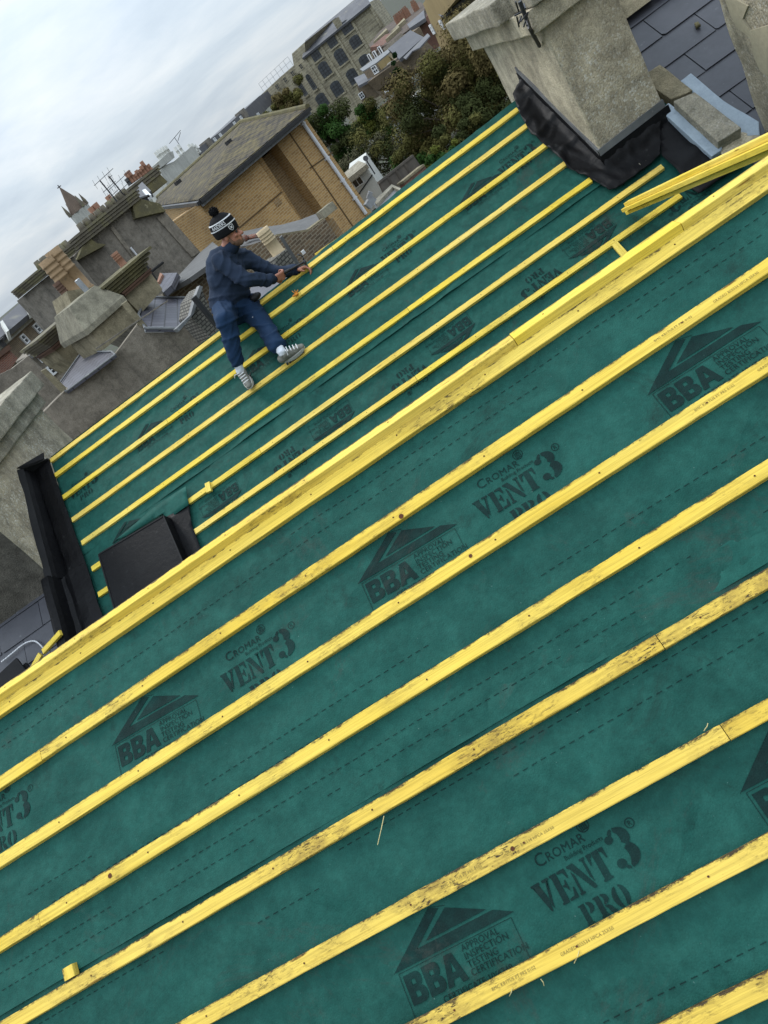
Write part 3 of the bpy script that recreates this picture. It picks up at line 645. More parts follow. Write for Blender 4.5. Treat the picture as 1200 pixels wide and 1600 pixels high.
def rough_box(x0, x1, y0, y1, z0, z1, amp=.012, step=.09, seed=0, fr=3):
    """box with worn, slightly uneven faces and chipped arrises"""
    bm = bmesh.new(); bmesh.ops.create_cube(bm, size=1)
    for v in bm.verts: v.co = Vector((x0 if v.co.x < 0 else x1, y0 if v.co.y < 0 else y1, z0 if v.co.z < 0 else z1))
    bmesh.ops.bevel(bm, geom=bm.edges[:], offset=min(.014, amp * 1.2), segments=2, profile=.6, affect='EDGES')
    for ax, (a, b) in enumerate(((x0, x1), (y0, y1), (z0, z1))):
        c = a + step
        while c < b - step * .3:
            co = [0, 0, 0]; no = [0, 0, 0]; co[ax] = c; no[ax] = 1
            bmesh.ops.bisect_plane(bm, geom=bm.verts[:] + bm.edges[:] + bm.faces[:], plane_co=co, plane_no=no, dist=1e-5); c += step
    for v in bm.verts:
        v.co += Vector((nz(v.co.y * fr, v.co.z * fr, seed), nz(v.co.x * fr, v.co.z * fr, seed + 5), nz(v.co.x * fr, v.co.y * fr, seed + 9))) * amp + noise.noise_vector(v.co * 11) * amp * .35
    bm.verts.index_update(); V = [v.co.copy() for v in bm.verts]; F = [tuple(v.index for v in f.verts) for f in bm.faces]; bm.free(); return V, F
def zF(y): return FP(0, (y - FQ.y) / dF.y).z
# ------------------------------------------------------------------ our house under the membrane
GZ = -10.6
RT = .262; yr2 = FP(0, RT).y; zr2 = FP(0, RT).z - .03                       # far ridge
vy = (yr2) / 2; vz = -vy * math.tan(math.radians(33.5))
hs = thing('terraced_house', V3(0, 1, GZ), 'terraced house under the green membrane, its two roof slopes facing each other over a valley', 'house')
prof = [(-3.2, -2.15), (-.10, -.128), (0.0, -.112), (.1, -.16), (vy, vz - .1), (yr2 - .03, zr2 - .03), (yr2 + .03, zr2 - .03), (yr2 + 4.4, -3.0)]
g = G()
P = [V3(XL - .02, y, z - .05) for y, z in prof] + [V3(XL - .02, yr2 + 4.3, GZ), V3(XL - .02, -3.1, GZ)]
g.prism(P, V3(XR - XL + .04, 0, 0)); g.mk('wall', M['brown_brick'], hs)
# hidden back of the near ridge and the far side of the far ridge, felted too
g = G()
for (a, b) in ((2, 4),):
    (ya, za), (yb, zb) = prof[a], prof[b]; g.prism([V3(XL, ya, za), V3(XR, ya, za), V3(XR, yb, zb), V3(XL, yb, zb)], V3(0, 0, .03))
(ya, za), (yb, zb) = prof[6], prof[7]
g.prism([V3(XL, ya, za), V3(XR, ya, za), V3(XR, yb, zb), V3(XL, yb, zb)], V3(0, 0, .03))
tag(g.mk('roofing_membrane', M['mem']), 'green membrane on the hidden back slopes behind both ridges', 'roofing membrane', 'green membrane sheets')
# batten on the back slope whose end shows over the far ridge
xb0, xb1 = Wy(494, 400, yr2 + .07).x, Wy(640, 296, yr2 + .07).x
batten('batten', V3(xb0, yr2 + .075, zr2 + .018), V3(xb1, yr2 + .06, zr2 - .02), V3(0, .35, 1), 'pale yellow batten just behind the far ridge, right of the man', 'wood_pale')
# ------------------------------------------------------------------ concrete chimney on the right
c_ = PF.hit(940, 243, .085); cx0, cy0 = c_.x, c_.y; cx1 = Wy(1038, 170, cy0).x; cy1 = Wx(757, 78, cx0).y
ch = thing('chimney', V3((cx0 + cx1) / 2, (cy0 + cy1) / 2, -1.3), 'rendered concrete chimney with an oversailing cap, black felt dressed round its foot', 'chimney')
zc = Wx(830, 55, cx0 - .07).z
V, F = rough_box(cx0, cx1, cy0, cy1, -1.5, zc + .05, .010, .1, 3)
bmn = [0] * len(F)
for i, f in enumerate(F):
    if all(V[j].x < cx0 + .04 for j in f): bmn[i] = 1
mk('stack', V, F, [M['chim'], M['chim_smooth']], ch, bmn, smooth=False)
g = G(); V, F = rough_box(cx0 - .075, cx1 + .075, cy0 - .075, cy1 + .08, zc, zc + .15, .007, .12, 5); g.add(V, F); g.mk('oversailing_course', M['chim_smooth'], ch)
g = G(); V, F = rough_box(cx0 - .16, cx1 + .16, cy0 + .35, cy1 + .20, zc + .151, zc + .31, .010, .12, 8); g.add(V, F)
V, F = rough_box(cx0 - .03, cx1 + .1, cy0 - .13, cy0 + .36, zc + .151, zc + .30, .010, .12, 18); g.add(V, F); g.mk('cap', M['conc'], ch)
# rusting wire bracket strapped over the cap
g = G(); w0 = Wx(812, 0, cx0 - .18); bk = [Wx(812, 2, cx0 - .19), Wx(822, 28, cx0 - .19), Wx(828, 45, cx0 - .10), Wx(843, 72, cx0 - .02)]
g.path(bk, .014, 6)
for i in range(9):
    a = bk[1] + V3(rng.uniform(-.05, .03), rng.uniform(-.08, .08), rng.uniform(-.05, .07)); b = a + V3(rng.uniform(-.08, .04), rng.uniform(-.12, .12), rng.uniform(-.06, .08)); g.tube(a, b, .006, .006, 5)
tag(g.mk('aerial_bracket', M['metal_dark']), 'dark bent aerial bracket and wire on the edge of the chimney cap', 'bracket')
# lead flashing strips and felt apron
g = G(); hA = .075
def zfl(y): return zF(y) + .02
yA0, yA1 = cy0 - .014, yr2 + .10
for a, b in ((yA0, cy0 + .62), (cy0 + .625, yA1)):
    g.prism([V3(cx0 - .013, a, zfl(a) + hA), V3(cx0 - .013, b, zfl(b) + hA), V3(cx0 - .013, b, zfl(b) + hA + .055), V3(cx0 - .013, a, zfl(a) + hA + .055)], V3(.02, 0, 0))
z0 = zfl(cy0) + hA
g.prism([V3(cx0 - .013, cy0 - .015, z0), V3(cx1 + .01, cy0 - .015, z0 + .02), V3(cx1 + .01, cy0 - .015, z0 + .085), V3(cx0 - .013, cy0 - .015, z0 + .06)], V3(0, .02, 0))
tag(g.mk('lead_flashing', M['lead']), 'grey lead flashing strip wrapped round the foot of the concrete chimney', 'flashing')
g = G()
g.prism([V3(cx0 - .018, yA0, zF(yA0) - .1), V3(cx0 - .018, yA1 + .12, zF(yA1) - .3), V3(cx0 - .018, yA1, zfl(yA1) + hA + .012), V3(cx0 - .018, yA0, zfl(yA0) + hA + .012)], V3(.012, 0, 0))
g.prism([V3(cx0 - .018, cy0 - .02, zF(cy0) - .2), V3(cx1 + .03, cy0 - .02, zF(cy0) - .2), V3(cx1 + .03, cy0 - .02, z0 + .03), V3(cx0 - .018, cy0 - .02, z0 + .012)], V3(0, .012, 0))
def hap(p):
    d = math.hypot(max(0, cx0 - p.x), max(0, cy0 - p.y)) if (p.x < cx0 or p.y < cy0) else 0
    return .012 + .05 * max(0, 1 - d / .06) ** 1.5 + .012 * nz(p.x * 6, p.y * 6, 3) + .022 * max(0, 1 - abs(nz(p.x * 3 + p.y * 2, p.y * 3 - p.x, 8)) * 7) + .016 * max(0, 1 - abs(nz(p.x * 7 - p.y * 3, p.y * 6 + p.x, 18)) * 6)
ap = thing('felt_apron', V3(cx0, cy0, zF(cy0)), 'black felt apron dressed round the corner of the concrete chimney, one corner hanging loose', 'felt apron')
g.mk('upstand', M['felt'], ap)
draped('apron_sheet', [(802, 150), (812, 178), (830, 210), (862, 236), (888, 264), (925, 282), (952, 299), (970, 293), (1000, 272), (1032, 244), (1034, 186), (1000, 160), (940, 210), (880, 160), (822, 118)], PF, nF, hap, M['felt'], ap, .022)
def hap2(p): return .026 + .02 * nz(p.x * 5, p.y * 4, 13) + .02 * max(0, 1 - abs(nz(p.x * 3 - p.y * 2, p.y * 2, 18)) * 5)
o = draped('felt_sheet', [(1030, 188), (1034, 245), (1056, 268), (1078, 296), (1092, 306), (1125, 283), (1162, 262), (1150, 235), (1118, 232), (1075, 190), (1045, 165)], PF, nF, hap2, M['felt'])
tag(o, 'black felt sheet tucked under the blue painted parapet edge at the right', 'felt sheet')
o = draped('foam_offcut', [(994, 263), (1000, 254), (1010, 252), (1004, 264)], PF, nF, lambda p: .008, M['conc'], thick=.012); tag(o, 'scrap of white foam under the felt apron by the chimney', 'foam scrap')
# ------------------------------------------------------------------ party wall, blue painted edges and concrete coping beside the chimney
pw = thing('party_wall', V3(cx1 + .15, cy0 - .2, -2.2), 'party wall at the right with concrete coping stone between two blue-grey painted edges', 'parapet wall')
def solid_on(name, pix, h0, h1, mat, parent, amp=.006, seed=0, plane=PF, n=nF):
    """stone standing on the slope plane between heights h0 and h1, outline given at its top"""
    top = [plane.hit(*q, h1) for q in pix]; g = G().prism(top, n * (h0 - h1))
    bm = bmesh.new(); vs = [bm.verts.new(v) for v in g.V]
    for f in g.F: bm.faces.new([vs[i] for i in f])
    bmesh.ops.bevel(bm, geom=bm.edges[:], offset=.008, segments=2, profile=.6, affect='EDGES')
    bmesh.ops.triangulate(bm, faces=bm.faces[:]); bmesh.ops.subdivide_edges(bm, edges=bm.edges[:], cuts=2, use_grid_fill=True)
    for v in bm.verts: v.co += noise.noise_vector(v.co * 9 + V3(seed, 0, 0)) * amp
    bm.verts.index_update(); V = [v.co.copy() for v in bm.verts]; F = [tuple(v.index for v in f.verts) for f in bm.faces]; bm.free(); return mk(name, V, F, mat, parent)
solid_on('painted_edge', [(1032, 172), (1045, 160), (1128, 222), (1128, 234), (1112, 244)], -.5, .07, M['paint_blue'], pw, .006, 1)
solid_on('painted_edge', [(1062, 126), (1080, 113), (1132, 158), (1186, 190), (1188, 210), (1160, 212), (1148, 200)], -.5, .05, M['paint_blue'], pw, .008, 2)
solid_on('coping_stone', [(1052, 158), (1085, 143), (1158, 200), (1122, 222)], -.4, .14, M['conc'], pw, .008, 3)
solid_on('coping_stone', [(1030, 100), (1083, 140), (1048, 156), (1000, 120)], -.5, .06, M['buff'], pw, .008, 6)
solid_on('bedding', [(1118, 228), (1160, 206), (1200, 212), (1205, 235), (1130, 242)], -.4, .05, M['chim_smooth'], pw, .012, 5)
# ------------------------------------------------------------------ neighbour's slate roof on the right: overlapping slates on one slope
def slates(x0, x1, t0, t1, sw, gauge, h, parent, name='slate_covering', seed=1):
    g = G(); r = 0; t = t0
    while t < t1:
        x = x0 - (sw / 2 if r % 2 else 0)
        while x < x1:
            a, b = max(x, x0) + .0035, min(x + sw, x1) - .0035
            if b - a > .03:
                dt = rng.uniform(-.004, .004); l = rng.uniform(0, .004)
                lo, hi = t + dt, t + gauge * 2.05
                P = [FP(a, lo, h + .016 + l), FP(b, lo, h + .016 - l + rng.uniform(0, .003)), FP(b, hi, h - .004), FP(a, hi, h - .004)]
                if rng.random() < .35:      # a chipped corner
                    c = rng.uniform(.01, .03); P = [FP(a, lo + c, h + .016 + l), FP(a + c, lo, h + .016 + l)] + P[1:]
                g.prism(P, nF * -.007)
            x += sw
        t += gauge; r += 1
    return g.mk(name, M['slate_one'], parent)
nr = thing('slate_roof', V3(4.6, 3.4, -2), 'neighbouring slate roof at the top right, between the concrete chimney and the pebbledashed one', 'slate roof')
sx0 = PF.hit(1040, 40).x - .35
slates(sx0, 6.6, -2.6, .36, .56, .275, -.02, nr, seed=2)
g = G(); g.prism([V3(sx0, *FP(0, -2.7, -.06).yz), V3(sx0, *FP(0, .36, -.06).yz), V3(sx0, FP(0, .36).y + 4, -3.4), V3(sx0, FP(0, .36).y + 4, GZ), V3(sx0, 0, GZ)], V3(5.5, 0, 0)); g.mk('wall', M['brown_brick'], nr)
g = G(); y_, z_ = FP(0, .40, .02).y, FP(0, .40, .02).z
for i in range(12): g.prism([V3(sx0 + i * .45, y_ - .17, z_ - .08), V3(sx0 + i * .45, y_, z_ + .05), V3(sx0 + i * .45, y_ + .17, z_ - .08), V3(sx0 + i * .45, y_, z_ - .01)], V3(.44, 0, 0))
g.mk('ridge_tiles', M['buff'], nr)
o = draped('moss_tuft', [(1085, 38), (1091, 37), (1095, 42), (1088, 46)], PF, nF, lambda p: .02 + .012 * nz(p.x * 30, p.y * 30), M['moss'], thick=.02, grid=.02); tag(o, 'small moss tuft in a slate joint of the right-hand roof', 'moss')
# pebbledashed chimney in the top right corner
c0 = PF.hit(1196, 205, .05)
xx0 = Wy(1125, 0, c0.y + .1).x
sc = thing('chimney', V3(c0.x + .6, c0.y + .6, -1.6), 'pebbledashed chimney with a smear of pale mortar, cut by the top right corner', 'chimney')
c0 = PF.hit(1191, 200, .02); lx = c0.x
V, F = rough_box(lx, lx + .9, c0.y - 1.2, c0.y, -2.4, 2.0, .012, .1, 31, 4); mk('stack', V, F, M['chim'], sc)
pl = Pl(V3(lx - .016, 0, 0), V3(-1, 0, 0))
bm_p = [(1133, 0), (1150, 0), (1168, 10), (1160, 30), (1172, 48), (1200, 40), (1200, 120), (1188, 112), (1178, 90), (1172, 60), (1150, 42), (1140, 20)]
slab('mortar_patch', bm_p, pl, .012, M['patch'], sc)
# ------------------------------------------------------------------ left: chimney, black gutter, neighbour slates
lx1 = -2.68 * S; ly0 = Wx(57, 882, lx1).y; ly1 = 3.78 * S; lz = Wx(46, 628, lx1).z
lc = thing('chimney', V3(lx1 - .5, (ly0 + ly1) / 2, -2), 'broad cracked concrete chimney with a moulded cap at the left edge, above the black gutter', 'chimney')
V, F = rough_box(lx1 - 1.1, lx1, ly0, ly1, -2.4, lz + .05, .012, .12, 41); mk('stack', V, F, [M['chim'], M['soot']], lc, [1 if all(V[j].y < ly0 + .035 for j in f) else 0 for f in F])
g = G()
V, F = rough_box(lx1 - 1.17, lx1 + .07, ly0 - .07, ly1 + .07, lz - .12, lz + .02, .01, .12, 43); g.add(V, F); g.mk('oversailing_course', M['conc'], lc)
g = G(); V, F = rough_box(lx1 - 1.25, lx1 + .16, ly0 - .16, ly1 + .16, lz + .021, lz + .22, .012, .12, 47); g.add(V, F); g.mk('cap', M['conc'], lc)
gt = thing('felt_gutter', V3(-3.7, 3.2, -.7), 'black felt gutter dressed against the left-hand chimney and party wall', 'felt gutter')
def loft(profs, name, mat, parent, thick=.006):
    """profs: list of rows of world points, first to last along the slope"""
    V = [p for r in profs for p in r]; k = len(profs[0]); n = len(profs)
    F = [(j * k + i, j * k + i + 1, (j + 1) * k + i + 1, (j + 1) * k + i) for j in range(n - 1) for i in range(k - 1)]
    m = len(V); V = V + [v - V3(0, 0, thick) for v in V]; F = F + [tuple(i + m for i in f[::-1]) for f in F]
    ring = list(range(k)) + [j * k + k - 1 for j in range(1, n)] + [(n - 1) * k + i for i in range(k - 2, -1, -1)] + [j * k for j in range(n - 2, 0, -1)]
    F += [(ring[i], ring[(i + 1) % len(ring)], ring[(i + 1) % len(ring)] + m, ring[i] + m) for i in range(len(ring))]
    return mk(name, V, F, mat, parent, smooth=False)
rows = []
tA1, tA0 = .135 * S, (ly0 - FQ.y) / dF.y
for j in range(26):
    t = tA1 + (tA0 - tA1) * j / 25; e = f_xt(76, 712)[0] + (f_xt(133, 872)[0] - f_xt(76, 712)[0]) * j / 25
    q = [(e, .016), (e - .05, .020), (e - .13, .014 + .01 * nz(t * 4, 1)), (e - .20, .0 + .012 * nz(t * 6, 2)), (e - .24 + .015 * nz(t * 5, 4), -.035), (lx1 + .085, -.04), (lx1 + .06, .06), (lx1 + .035, .115), (lx1 + .005, .125)]
    rows.append([FP(x + .004 * nz(t * 9, x * 5), t, h + .004 * nz(t * 12, x * 9)) for x, h in q])
loft(rows, 'gutter_lining', M['felt'], gt)
rows = []
tB1 = f_xt(165, 975)[1] - .5
for j in range(26):
    t = tA0 + .012 + (tB1 - tA0) * j / 25; e = f_xt(133, 872)[0] + (f_xt(165, 975)[0] - f_xt(133, 872)[0]) * (t - tA0) / (f_xt(165, 975)[1] - tA0)
    q = [(e, .014), (e - .10, .022), (e - .19, .016 + .02 * nz(t * 5, 3)), (e - .25 + .02 * nz(t * 4, 7), -.005), (e - .28 + .02 * nz(t * 4, 9), .02), (e - .295, .11), (e - .31, .15), (lx1 - .02, .155), (lx1 - .055, .14), (lx1 - .07, .0)]
    rows.append([FP(x + .006 * nz(t * 7, x * 5), t, h + .006 * nz(t * 9, x * 9)) for x, h in q])
loft(rows, 'wall_wrap', M['felt'], gt)
g = G()
a0, a1 = tA1, tA0
g.prism([FP(lx1 + .05, a0, .112), FP(lx1 + .05, a1, .112), FP(lx1 - .0, a1, .145), FP(lx1 - .0, a0, .145)], nF * -.008)
g.prism([FP(lx1 + .05, a0, .112), FP(lx1, a0 + .03, .145), FP(lx1 + .30, a0 + .03, .10), FP(lx1 + .28, a0 - .03, .09)], nF * -.01)
g.prism([FP(lx1 - .0, tA1, -.06), FP(f_xt(76, 712)[0], tA1, -.03), FP(f_xt(76, 712)[0], tA1, .03), FP(lx1 + .06, tA1, .10), FP(lx1, tA1, .14)], dF * .012); g.mk('rim', M['felt_matt'], gt)
nl = thing('slate_roof', V3(-5, 2.4, -2.4), "neighbouring slate roof at the lower left, below the broad concrete chimney", 'slate roof')
slates(-7.4, lx1 - .09, -2.6, tA0 + .02, .5, .25, -.02, nl, seed=5)
g = G(); g.prism([V3(-7.4, *FP(0, -2.7, -.06).yz), V3(-7.4, *FP(0, .3, -.06).yz), V3(-7.4, 8.5, -3.4), V3(-7.4, 8.5, GZ), V3(-7.4, 0, GZ)], V3(7.4 + lx1 - .02, 0, 0)); g.mk('wall', M['brown_brick'], nl)
for q0, q1, par in ((-7.4, XL - .16, nl), (XR + .1, 7.0, nr)):
    a, c = NP(0, .02, -.06), NP(0, 3.7, -.06); z3 = GZ
    G().prism([V3(q0, a.y, a.z), V3(q1, a.y, a.z), V3(q1, c.y, c.z), V3(q0, c.y, c.z)], nN * -.05).mk('front_slope', M['slate'], par)
    G().prism([V3(q0, -.05, -.2), V3(q0, c.y + .1, c.z - .08), V3(q0, c.y + .1, z3), V3(q0, 1.2, z3), V3(q0, 1.2, -1.6)], V3(q1 - q0, 0, 0)).mk('front_wall', M['brown_brick'], par)
def hmf(p): return .03 + .02 * nz(p.x * 8, p.y * 8)
draped('mortar_fillet', [(0, 948), (10, 950), (30, 938), (52, 925), (57, 905), (64, 888), (56, 884), (40, 915), (0, 930)], PF, nF, hmf, M['buff'], nl, thick=.05)
# white cables on those slates
for pts, lb in ((((0, 1036), (20, 1020), (36, 1006), (52, 1000), (62, 1006), (70, 1016)), 'upper loop of white cable on the lower left slates'), (((-6, 1066), (10, 1046), (28, 1040), (42, 1039), (47, 1050)), 'lower loop of white cable on the lower left slates')):
    ps = [PF.hit(*q, .02) for q in pts]; fine = []
    for i in range(len(ps) - 1):
        for k in range(5): fine.append(ps[i].lerp(ps[i + 1], k / 5))
    fine = [sum((fine[max(0, min(len(fine) - 1, i + d))] for d in (-2, -1, 0, 1, 2)), V3(0, 0, 0)) / 5 for i in range(len(fine))]
    tag(G().path(fine, .007, 7).mk('cable', M['cable'], smooth=True), lb, 'cable', 'white cables on the slates')
stick((66, 1018), (93, 988), PF, .16, .2, nF, 'longer yellow offcut leaning on the black wrapped wall at the lower left')
stick((44, 1054), (62, 1022), PF, .12, .13, nF, 'shorter yellow offcut lying across the black wrapped wall at the lower left')
g = G()
for i in range(4): g.box(PF.hit(14 + i * 3, 1078 - i * 4, .05 + .03 * i), (.26, .34, .03), (V3(.9, .43, 0), V3(-.36, .75, .55), V3(.24, -.5, .83)))
tag(g.mk('tile_pile', M['felt_matt']), 'small pile of dark tiles on the slates at the lower left', 'tile pile')
g = G()
for i in range(2): g.box(PF.hit(33 + i * 3, 1064 - i * 3, .06 + .03 * i), (.2, .2, .03), (V3(.9, .43, 0), V3(-.36, .75, .55), V3(.24, -.5, .83)))
tag(g.mk('tile_pile', M['felt']), 'smaller pile of black tiles beside the yellow offcuts at the lower left', 'tile pile')
# ------------------------------------------------------------------ black hatch box with felt side flap
hc = thing('roof_hatch', PF.hit(220, 880), 'flat black roof hatch with a raised rim standing just behind the near ridge', 'roof hatch')
HB = .10
qs = [PF.hit(153, 866, HB), PF.hit(256, 805, HB), PF.hit(290, 885, HB)]; q3 = PF.hit(181, 962, HB)
d_ = dF * -.35; quad = [qs[0], qs[1], qs[2] + (qs[2] - qs[1]).normalized() * .3, q3 + (q3 - qs[0]).normalized() * .3]
G().prism(quad, nF * -.13).mk('cover', M['felt'], hc)
cq = sum(quad, V3(0, 0, 0)) / 4
rim = G()
for i in range(4):
    a, b = quad[i], quad[(i + 1) % 4]; d = (b - a).normalized(); ins = nF.cross(d)
    if ins.dot(cq - a) < 0: ins = -ins
    rim.box((a + b) / 2 + ins * .006 + nF * .001, ((b - a).length - .03, .012, .008), (d, ins, nF))
rim.mk('rim', M['felt_matt'], hc)
o = draped('felt_sheet', [(262, 808), (296, 790), (300, 820), (312, 850), (322, 878), (296, 892), (280, 850)], PF, nF, lambda p: .008 + .012 * nz(p.x * 6, p.y * 6, 4), M['felt'], thick=.004); tag(o, 'black felt flap on the right-hand side of the roof hatch', 'felt sheet')
o = draped('membrane_flap', [(182, 845), (240, 795), (292, 760), (297, 790), (264, 812), (255, 803), (200, 838)], PF, nF, lambda p: .014 + .012 * nz(p.x * 5, p.y * 5, 7), M['mem'], thick=.003); tag(o, 'green membrane flap folded over the top edge of the roof hatch', 'membrane flap')
# orange tape, little scraps
g = G(); c = PF.hit(463, 460, .02)
g.ball(c, (.024, .02, .014), n=10); g.tube(c + V3(0, 0, .01), c + V3(.035, .015, .02), .006, .004); g.tube(c, c + V3(-.015, .01, .045), .005, .003); g.tube(c, c + V3(.012, .0, .04), .005, .003); g.ball(c + V3(-.025, -.01, .005), (.014, .014, .01), n=8)
tag(g.mk('nail_pouch', M['orange'], smooth=True), 'small crumpled orange scrap against the second far batten, right of the man', 'orange scrap')
for i, (q, r, lb) in enumerate((((600, 1275), (590, 1320), 'thin straw splinter hanging from the middle batten of the near slope'), ((905, 1485), (897, 1505), 'thin straw splinter below the stamped dirty batten, right of the printed square'), ((1106, 1130), (1100, 1142), 'straw splinter standing at the top edge of the batten at the right'), ((845, 1530), (850, 1540), 'curled straw splinter under the stamped dirty batten'), ((800, 1545), (796, 1556), 'tiny straw splinter at the foot of the stamped dirty batten'))):
    a, b = PN.hit(*q, .004), PN.hit(*r, -.016); m_ = (a + b) / 2 + nN * .006 + V3(.004, 0, 0)
    tag(G().path([a, m_, b], .0013, 5).mk('straw_splinter', M['straw']), lb, 'splinter', 'straw splinters')
# ------------------------------------------------------------------ ground, sky
g = G()
R_ = [(0, 0)] ; V = [V3(0, 0, GZ)]; F = []
rad = [30, 60, 110, 180, 300, 600, 1200, 2400, 4500]; N_ = 72
for r in rad:
    for i in range(N_):
        a = 2 * PI * i / N_; x, y = r * math.sin(a), r * math.cos(a)
        hill = max(0, (r - 500) / 1900) ; hill = min(1, hill)
        z = GZ + hill * (14 + 22 * max(0, math.cos(a - math.radians(16))) ** 8 + 6 * nz(x * .002, y * .002))
        V.append(V3(x, y, z))
F = [(0, 1 + (i + 1) % N_, 1 + i) for i in range(N_)]
for j in range(len(rad) - 1):
    for i in range(N_): o = 1 + j * N_; F.append((o + i, o + (i + 1) % N_, o + N_ + (i + 1) % N_, o + N_ + i))
M['ground'] = pmat('yard_earth', (.07, .068, .055), (.05, .052, .04), .2, .95, spots=(.05, .065, .03), spot_sc=.5, spot_lim=(.5, .6), bump=0)
m, nt, bs = newmat('far_land'); b = NB(nt)
tag(mk('ground', V, F, M['ground'], origin=(0, 0, GZ)), kind='structure')
# ------------------------------------------------------------------ building helpers
def wallslab(name, pix, a, b_, thick, mat, parent, off=0):
    """a, b_: (px, py, distance) of two points on the wall's vertical plane"""
    return slab(name, pix, vplane(W(*a), W(*b_)), thick, mat, parent, off)
def roofslab(name, pix, a, b_, c, thick, mat, parent, off=0): return slab(name, pix, plane3(W(*a), W(*b_), W(*c)), thick, mat, parent, off)
def window(pix, pl, parent, frame=M['white_pvc'], glass=M['glass'], fw=.12, mull=1, bars=1, proud=.04, name='window'):
    """pix: four corners TL TR BR BL in the wall plane"""
    P = [pl.hit(*q, 0) for q in pix]; n = pl.n; g = G()
    u = (P[1] - P[0] + P[2] - P[3]); u.z = 0; u.normalize(); up = V3(0, 0, 1)
    c = sum(P, V3(0, 0, 0)) / 4; w = abs((P[1] - P[0]).dot(u)) + abs((P[2] - P[3]).dot(u)); w /= 2; h = ((P[0].z + P[1].z) - (P[2].z + P[3].z)) / 2; h = abs(h); w = max(w, .3)
    t = min(fw * w, fw * h)
    for s_ in (-1, 1):
        g.box(c + u * (s_ * (w - t) / 2) + n * proud, (t, .1, h), (u, n, up)); g.box(c + up * (s_ * (h - t) / 2) + n * proud, (w - 2 * t, .1, t), (u, n, up))
    for i in range(mull): g.box(c + u * (w * ((i + 1) / (mull + 1) - .5)) + n * (proud - .01), (t * .6, .08, h - 2 * t), (u, n, up))
    for i in range(bars): g.box(c + up * (h * ((i + 1) / (bars + 1) - .5)) + n * (proud - .012), (w - 2 * t, .07, t * .7), (u, n, up))
    f = g.mk(name, frame, parent)
    G().box(c + n * .012, (w - t, .03, h - t), (u, n, up)).mk('pane', glass, f)
    return f
def depth(name, pix, pl, thick, mat, parent, off=0): return slab(name, pix, pl, thick, mat, parent, off)
def pot(base, h, r, mat, rings=3, axis=V3(0, 0, 1), n=12):
    pr = [(0, r * 1.12), (h * .1, r * 1.12), (h * .12, r)]
    for i in range(rings):
        t0 = h * (.55 + .42 * i / max(1, rings)); pr += [(t0, r), (t0 + .005, r * 1.07), (t0 + h * .03, r * 1.07), (t0 + h * .04, r)]
    pr += [(h, r * 1.05), (h, r * .8), (h * .9, r * .75)]
    return G().lathe(base, axis, pr, n)
def base_of(pix, D): p = W(*pix, D); return V3(p.x, p.y, GZ)
# ---- tan brick block of flats
bb = thing('brick_building', base_of((480, 300), 31), 'tan brick block with a mossy hipped tile roof, white downpipe on its corner', 'building')
E_M, E_R = W(310, 310, 30), W(480, 168, 33.5); ez = (E_M.z + E_R.z) / 2
plA = vplane(E_M, E_R)
u_ = (E_R - E_M); u_.z = 0; u_.normalize(); nA_ = plA.n
def off_pl(d): return Pl(plA.p + nA_ * d, nA_)
# facets: each a real wall volume
slab('wall', [(311, 318), (402, 251), (482, 360), (392, 430)], off_pl(0), 6, M['tan_brick'], bb)
slab('wall', [(400, 256), (437, 224), (545, 372), (482, 400)], off_pl(-.9), 5, M['tan_brick_dark'], bb)
slab('wall', [(432, 224), (479, 186), (590, 345), (545, 385)], off_pl(-.25), 5.2, M['tan_brick'], bb)
plL = vplane(W(310, 310, 30), W(250, 320, 47))
slab('wall', [(252, 327), (309, 318), (393, 432), (350, 450)], plL, 3, M['tan_brick'], bb)
# movement joints and a vent
def strip(name, q0, q1, pl, w, t, mat, parent): 
    a, c = pl.hit(*q0), pl.hit(*q1); d = (c - a).normalized(); return G().box((a + c) / 2, ((c - a).length, w, t), (d, pl.n.cross(d), pl.n)).mk(name, mat, parent)
M['joint'] = pmat('dark_joint', (.12, .075, .035), (.09, .06, .03), 3, .9, bump=0)
strip('movement_joint', (452, 208), (552, 355), off_pl(-.25), .06, .03, M['joint'], bb)
strip('movement_joint', (484, 263), (520, 238), off_pl(-.25), .05, .03, M['joint'], bb)
strip('movement_joint', (374, 356), (440, 300), off_pl(0), .05, .03, M['joint'], bb)
G().box(off_pl(0).hit(388, 254), (.3, .05, .22), (u_, nA_, V3(0, 0, 1))).mk('air_brick', M['red_brick'], bb)
G().box(off_pl(0).hit(434, 316), (.3, .04, .22), (u_, nA_, V3(0, 0, 1))).mk('air_brick', M['tan_brick_dark'], bb)
dp = off_pl(-.25); a, c = dp.hit(472, 190, .09), dp.hit(572, 334, .09)
g = G().tube(a, c, .075, .075, 10)
for t in (.02, .38, .62, .82): p = a.lerp(c, t); g.box(p - nA_ * .03, (.2, .14, .07), (u_, nA_, V3(0, 0, 1)))
g.mk('downpipe', M['pipe_white'], bb)
